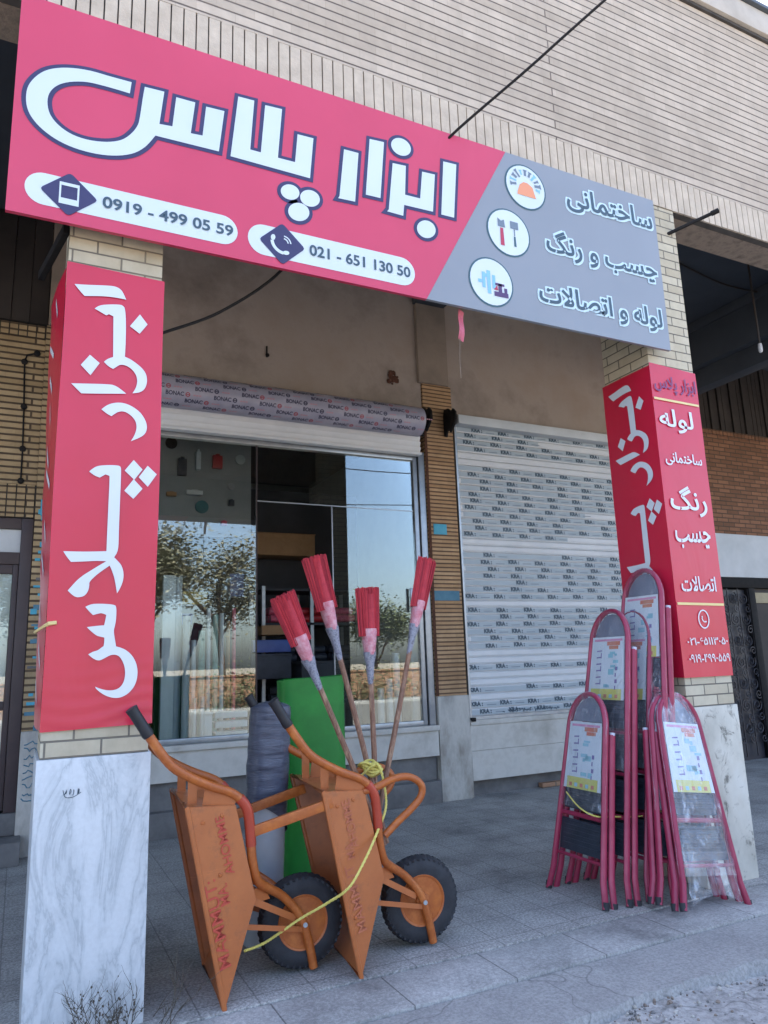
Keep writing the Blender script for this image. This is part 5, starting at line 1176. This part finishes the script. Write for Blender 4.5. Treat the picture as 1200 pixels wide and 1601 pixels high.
def hang_box(px, py, w_, h_, m, name, lab, cat):
    q = inside(px, py, YD-.05); tag(MB().box(q.x-w_/2, YD-.06, q.z-h_/2, q.x+w_/2, YD-.004, q.z+h_/2).box(q.x-w_*.2, YD-.064, q.z+h_*.5, q.x+w_*.2, YD-.02, q.z+h_*.62).build(name, m, bevel=.004), lab, cat)
hang_box(340, 722, .105, .14, M_red_ob, 'blister_pack', 'red pack with dark lower half on the display board', 'pack')
hang_box(310, 720, .05, .2, M_palewrap, 'blister_pack', 'narrow pale pack beside the red pack on the display board', 'pack')
hang_box(285, 730, .09, .18, M_tread, 'blister_pack', 'dark pack at the left of the display board', 'pack')
hang_box(304, 770, .17, .05, M_white_panel, 'price_strip', 'white strip low on the display board', 'strip')
hang_box(362, 786, .055, .06, M_tread, 'socket_box', 'small dark box low on the display board', 'box')
hang_box(350, 818, .06, .05, M_pink_ob, 'socket_box', 'small pink box at the bottom of the display board', 'box')
hang_box(268, 772, .1, .04, M_kraft, 'price_strip', 'brown strip low at the left of the display board', 'strip')
# metal lengths stood behind the glass
rng = random.Random(17)
M_greensheet = mat('pale_green_sheet', C(150, 186, 176), C(120, 164, 156), 6, .35)
def upright(px0, px1, ytop, Y, m, lab, kind='pipe'):
    q0, q1 = inside(px0, 1150, Y), inside(px1, 1150, Y); t_ = inside((px0+px1)/2, ytop, Y).z; w_ = q1.x-q0.x
    if kind == 'pipe': mb = MB().lathe([(0, w_/2), (t_-.11, w_/2), (t_-.11, w_*.4), (t_-.2, w_*.4)], ((q0.x+q1.x)/2, Y, .104), (0, 0, 1), 20)
    else: mb = MB().box(q0.x, Y-w_*.3, .104, q1.x, Y-w_*.3+.004, t_).box(q0.x, Y-w_*.3+.0045, .104, q0.x+.004, Y+w_*.3, t_-.001).box(q1.x-.004, Y-w_*.3+.0045, .104, q1.x, Y+w_*.3, t_-.001)
    tag(mb.build('steel_pipe' if kind == 'pipe' else 'steel_channel', m, smooth=(kind == 'pipe')), lab, 'pipe' if kind == 'pipe' else 'channel', 'metal lengths stood behind the shop glass')
upright(248, 268, 900, 3.50, M_zinc, 'wide steel channel stood at the far left of the shop glass', 'ch')
upright(262, 280, 902, 3.62, M_palewrap, 'pale wrapped tube beside the widest steel channel behind the glass')
upright(282, 294, 962, 3.50, M_white_panel, 'white tube second from the left behind the glass')
upright(296, 304, 1000, 3.54, M_zinc, 'thin steel pipe right of the white tube behind the glass')
upright(307, 318, 985, 3.56, M_greensheet, 'green tinted pipe in the middle of the lengths behind the glass')
upright(320, 327, 950, 3.58, M_zinc, 'tall thin pipe behind the green tinted pipe')
upright(330, 339, 960, 3.60, M_greensheet, 'slim teal pipe left of the dark post in the shop')
upright(341, 348, 958, 3.60, M_zinc, 'slim bright pipe left of the dark post in the shop')
upright(376, 392, 985, 3.8, M_black, 'dark post stood by the window mullion')
upright(646, 657, 990, 3.50, M_zinc, 'steel channel at the right end of the shop glass', 'ch')
upright(632, 643, 1040, 3.66, M_alu, 'short aluminium channel near the right end of the shop glass', 'ch')
upright(606, 616, 1060, 3.52, M_zinc, 'steel pipe behind the upright broom', 'pipe')
upright(592, 602, 1075, 3.52, M_zinc, 'short bright pipe behind the upright broom', 'pipe')
for k, (yy, lab) in enumerate(((1118, 'silver profile on top of the low pile in the shop window'), (1133, 'silver profile in the middle of the low pile in the shop window'), (1149, 'silver profile at the bottom of the low pile in the shop window'))):
    q0, q1 = inside(334, yy, 3.56), inside(384, yy, 3.56); tag(MB().box(q0.x, 3.50, q0.z-.03, q1.x, 3.62, q0.z+.022).box(q0.x-.02, 3.497, q0.z+.0225, q1.x, 3.625, q0.z+.03).build('steel_profile', M_zinc, bevel=.004), lab, 'profile', 'pile of profiles in the window')
q0, q1 = inside(334, 1164, 3.56), inside(384, 1164, 3.56); tag(MB().box(q0.x, 3.46, .104, q1.x, 3.66, atY(334, 1155, 3.56).z).box(q0.x-.03, 3.44, .1, q1.x+.03, 3.68, .103).build('low_plinth', M_kraft), 'low brown block under the pile of profiles', 'block')
q0 = inside(322, 1140, 3.55); tag(MB().box(q0.x-.05, 3.5, .104, q0.x+.045, 3.6, atY(322, 1118, 3.55).z).box(q0.x-.055, 3.495, atY(322, 1118, 3.55).z+.001, q0.x+.05, 3.605, atY(322, 1113, 3.55).z).build('tin', M_zinc, bevel=.006), 'tall metal tin beside the low pile of profiles', 'tin')
# extra goods just inside the glass and in the open doorway
for k, (a_, b_, yt, Y, m, lab) in enumerate(((300, 306, 1090, 3.46, M_zinc, 'short zinc post in front of the pale green sheets'), (312, 319, 1088, 3.46, M_zinc, 'second short zinc post in front of the pale green sheets'), (352, 358, 970, 3.72, M_kraft, 'thin brown tube beside the slim bright pipe'), (361, 367, 950, 3.8, M_pink_ob, 'thin rosy tube left of the dark post'), (618, 628, 1020, 3.52, M_palewrap, 'pale roll stood between the channels at the right'))): upright(a_, b_, yt, Y, m, lab)
for k, (px, py, w_, h_, Y, m, lab) in enumerate(((420, 1042, .5, .26, 4.2, M_tread, 'charcoal carton low in the open shop doorway'), (425, 1010, .42, .13, 4.22, M_blue_ob, 'dark blue carton on the charcoal one in the doorway'), (590, 1045, .34, .3, 4.3, M_tread, 'charcoal carton behind the upright broom'), (430, 985, .3, .1, 4.24, M_kraft, 'kraft carton on top of the pile in the doorway'), (505, 1055, .5, .3, 4.3, M_shopdark, 'grey crate behind the green roll in the doorway'))):
    q = atY(px, py, Y); z0 = q.z-h_/2; b = MB().box(q.x-w_/2, Y, z0, q.x+w_/2, Y+.35, z0+h_).box(q.x-w_*.52, Y-.004, z0+h_*.9, q.x+w_*.52, Y+.354, z0+h_*1.005); tag(b.build('carton', m, bevel=.005), lab, 'carton')
# rack of red rolls and dark goods deeper in
YR = 4.7; r0, r1 = inside(412, 1000, YR), inside(560, 1000, YR)
t = thing('stock_rack', 'dark stock rack deep in the shop behind the brooms', 'rack', loc=(r0.x, YR, .1))
def pk(mb, name, m, **k): o = mb.build(name, m, t, **k); o.location = (-r0.x, -YR, -.1); return o
b = MB()
for x in (r0.x, (r0.x+r1.x)/2, r1.x): b.box(x-.02, YR, .104, x+.02, YR+.04, 2.3).box(x-.02, YR+.5, .104, x+.02, YR+.54, 2.3)
pk(b, 'post', M_alu); b = MB()
for z in (.5, .95, 1.4, 1.85, 2.25): b.box(r0.x+.021, YR, z, r1.x-.021, YR+.54, z+.03)
pk(b, 'shelf', M_shopdark)
rng = random.Random(23)
LR = ['top left on', 'top middle of', 'top right on', 'left on the second shelf of', 'middle of the second shelf of', 'right on the second shelf of', 'left on the third shelf of', 'middle of the third shelf of', 'right on the third shelf of']
for j, (z, m) in enumerate(((1.885, M_pink_ob), (1.435, M_tread), (.985, M_shopdark))):
    for k in range(3):
        x = r0.x+.1+(r1.x-r0.x-.28)*k/2.4; L_ = (r1.x-r0.x)*.26
        b = MB()
        for q in range(3): b.lathe([(0, .045), (L_, .045)], (x, YR+.08+q*.11, z+.047), (1, 0, 0), 14)
        for q in range(2): b.lathe([(0, .045), (L_, .045)], (x, YR+.135+q*.11, z+.135), (1, 0, 0), 14)
        tag(b.build('hose_bundle', m if k != 1 or j else M_red_ob, smooth=True), ('crimson' if j == 0 else 'charcoal' if j == 1 else 'dark grey')+' bundle of rolls, '+LR[j*3+k]+' the stock rack', 'bundle', 'bundles on the stock rack')
q = inside(445, 852, 5.2); tag(MB().box(q.x-.42, 5.2, q.z-.13, q.x+.40, 5.6, q.z+.14).box(q.x-.43, 5.19, q.z+.141, q.x+.41, 5.61, q.z+.15).build('wall_cabinet', M_kraft, bevel=.006), 'brown cabinet high on the wall deep in the shop', 'cabinet')
tag(MB().box(q.x-.9, 5.66, .1, q.x+2.0, 5.72, q.z+.8).build('partition', M_shopdark), 'dark partition behind the stock rack', 'partition')
q = inside(335, 1010, 5.0); 
for k, (px, py, w_, h_, m, lab) in enumerate(((300, 935, .34, .14, M_yel_ob, 'olive yellow tub on the counter deep in the shop'), (285, 968, .22, .12, M_blue_ob, 'blue carton on the counter beside the olive tub'), (370, 915, .16, .26, M_blue_ob, 'blue and white poster box standing near the mullion'))):
    q = inside(px, py, 4.9+k*.02); b = MB().box(q.x-w_/2, 4.9+k*.02, q.z-h_/2, q.x+w_/2, 5.1, q.z+h_/2); b.box(q.x-w_/2-.008, 4.892+k*.02, q.z+h_/2-.03, q.x+w_/2+.008, 5.108, q.z+h_/2+.004)
    tag(b.build('stock_box', m, bevel=.005), lab, 'box')
q0, q1 = inside(255, 985, 4.85), inside(400, 985, 4.85)
tag(MB().box(q0.x, 4.85, .104, q1.x, 5.3, inside(300, 978, 4.85).z-.03).box(q0.x-.03, 4.82, inside(300, 978, 4.85).z-.029, q1.x+.03, 5.33, inside(300, 978, 4.85).z).build('counter', M_shopdark, bevel=.006), 'long dark counter across the middle of the shop', 'counter')

# ------------------------------------------------------------------ the other side of the street (seen only in the glass)
tag(MB().box(-40, -17, -.13, 60, -15.02, -.02).build('far_pavement', M_kerb), kind='structure')
t = MB().box(-40, -17.4, -.1, 60, -17.2, 1.05).box(-40, -17.44, 1.052, 60, -17.16, 1.12).build('boundary_wall', M_brick_low); tag(t, 'low sunlit brick wall across the street', 'wall')
def tree(x, y, H, cr, seed, lab, m):
    t = thing('street_tree', lab, 'tree', 'trees across the street', loc=(x, y, -.1)); rng = random.Random(seed); b = MB(); tips = []
    def limb(p, d, L_, r, dep):
        pts = [Vector(p)]
        for k in range(4): d = (d+Vector((rng.uniform(-.2, .2), rng.uniform(-.2, .2), rng.uniform(-.05, .18)))).normalized(); pts.append(pts[-1]+d*L_/4)
        b.tube(pts, [r, r*.88, r*.76, r*.66, r*.55], 7)
        if dep:
            for k in range(3 if dep > 1 else 4): a = rng.uniform(0, 6.28); limb(pts[rng.randint(2, 4)], (d*.7+Vector((math.cos(a), math.sin(a), .3))*.8).normalized(), L_*.62, r*.55, dep-1)
        else: tips.append(pts[-1]); tips.append(pts[2])
    limb((0, 0, 0), Vector((0, 0, 1)), H*.42, H*.02, 3); b.build('trunk', M_bark, t, smooth=True)
    c = MB()
    for tp in tips:
        if rng.random() < .15: continue
        for k in range(130):
            p = tp+Vector((rng.gauss(0, cr), rng.gauss(0, cr), rng.gauss(0, cr*.75))); a, e = rng.uniform(0, 6.28), rng.uniform(-1, 1); s_ = rng.uniform(.06, .13)
            u = Vector((math.cos(a), math.sin(a), e*.5)).normalized()*s_; v = u.cross(Vector((rng.uniform(-1, 1), rng.uniform(-1, 1), 1))).normalized()*s_*.5
            c.add([p-u, p-v, p+u, p+v], [(0,1,2,3)])
    c.build('crown', m, t); return t
tree(.6, -20.5, 8.2, .5, 1, 'dark street tree mirrored at the left of the shop glass', M_leaf)
tree(3.9, -21.5, 8.6, .48, 2, 'pale beige street tree mirrored in the left pane of the shop glass', M_leaf2)
tree(8.0, -22, 9.0, .6, 3, 'pale beige street tree mirrored beside the mullion of the shop glass', M_leaf2)
tree(17.5, -26, 6.5, .5, 4, 'small street tree mirrored low in the right pane of the shop glass', M_leaf)
def bush(x, y, r, seed, lab):
    rng = random.Random(seed); c = MB()
    for k in range(1400):
        d = Vector((rng.gauss(0, r), rng.gauss(0, r*.6), abs(rng.gauss(0, r*.8)))); a = rng.uniform(0, 6.28); s_ = rng.uniform(.04, .09); u = Vector((math.cos(a), math.sin(a), rng.uniform(-.5, .5)))*s_; v = u.cross(Vector((rng.uniform(-1, 1), rng.uniform(-1, 1), 1))).normalized()*s_*.5
        c.add([d-u, d-v, d+u, d+v], [(0,1,2,3)])
    return tag(c.build('roadside_bush', M_leaf2 if seed % 2 else M_leaf, loc=(x, y, -.05)), lab, 'bush', 'bushes across the street')
for k, (x, r) in enumerate(((1.2, .5), (3.1, .7), (7.2, .8), (9.0, .5), (12.4, .9), (15.6, .6), (18.3, .8))): bush(x, -16.3, r, 40+k, ['small bush furthest left across the street', 'bush in front of the street wall beside the second tree', 'broad bush in front of the middle of the street wall', 'small bush right of the broad one across the street', 'broadest bush across the street', 'small bush left of the last bush across the street', 'bush furthest right across the street'][k])
tree(-3.5, -20, 6.2, .4, 5, 'street tree across the road towards the left', M_leaf2)
b = MB()
for k, (z, sag) in enumerate(((8.4, .5), (8.0, .55), (7.5, .7))):
    tag(MB().tube([(-30+5*j, -9-k*1.5-j*.25*(k-1), z-sag*math.sin(math.pi*((j*5+k*7) % 30)/30)) for j in range(19)], .018, 5).build('overhead_wire', M_black), ['highest wire strung along the street', 'middle wire strung along the street', 'lowest wire strung along the street'][k], 'wire', 'wires along the street')
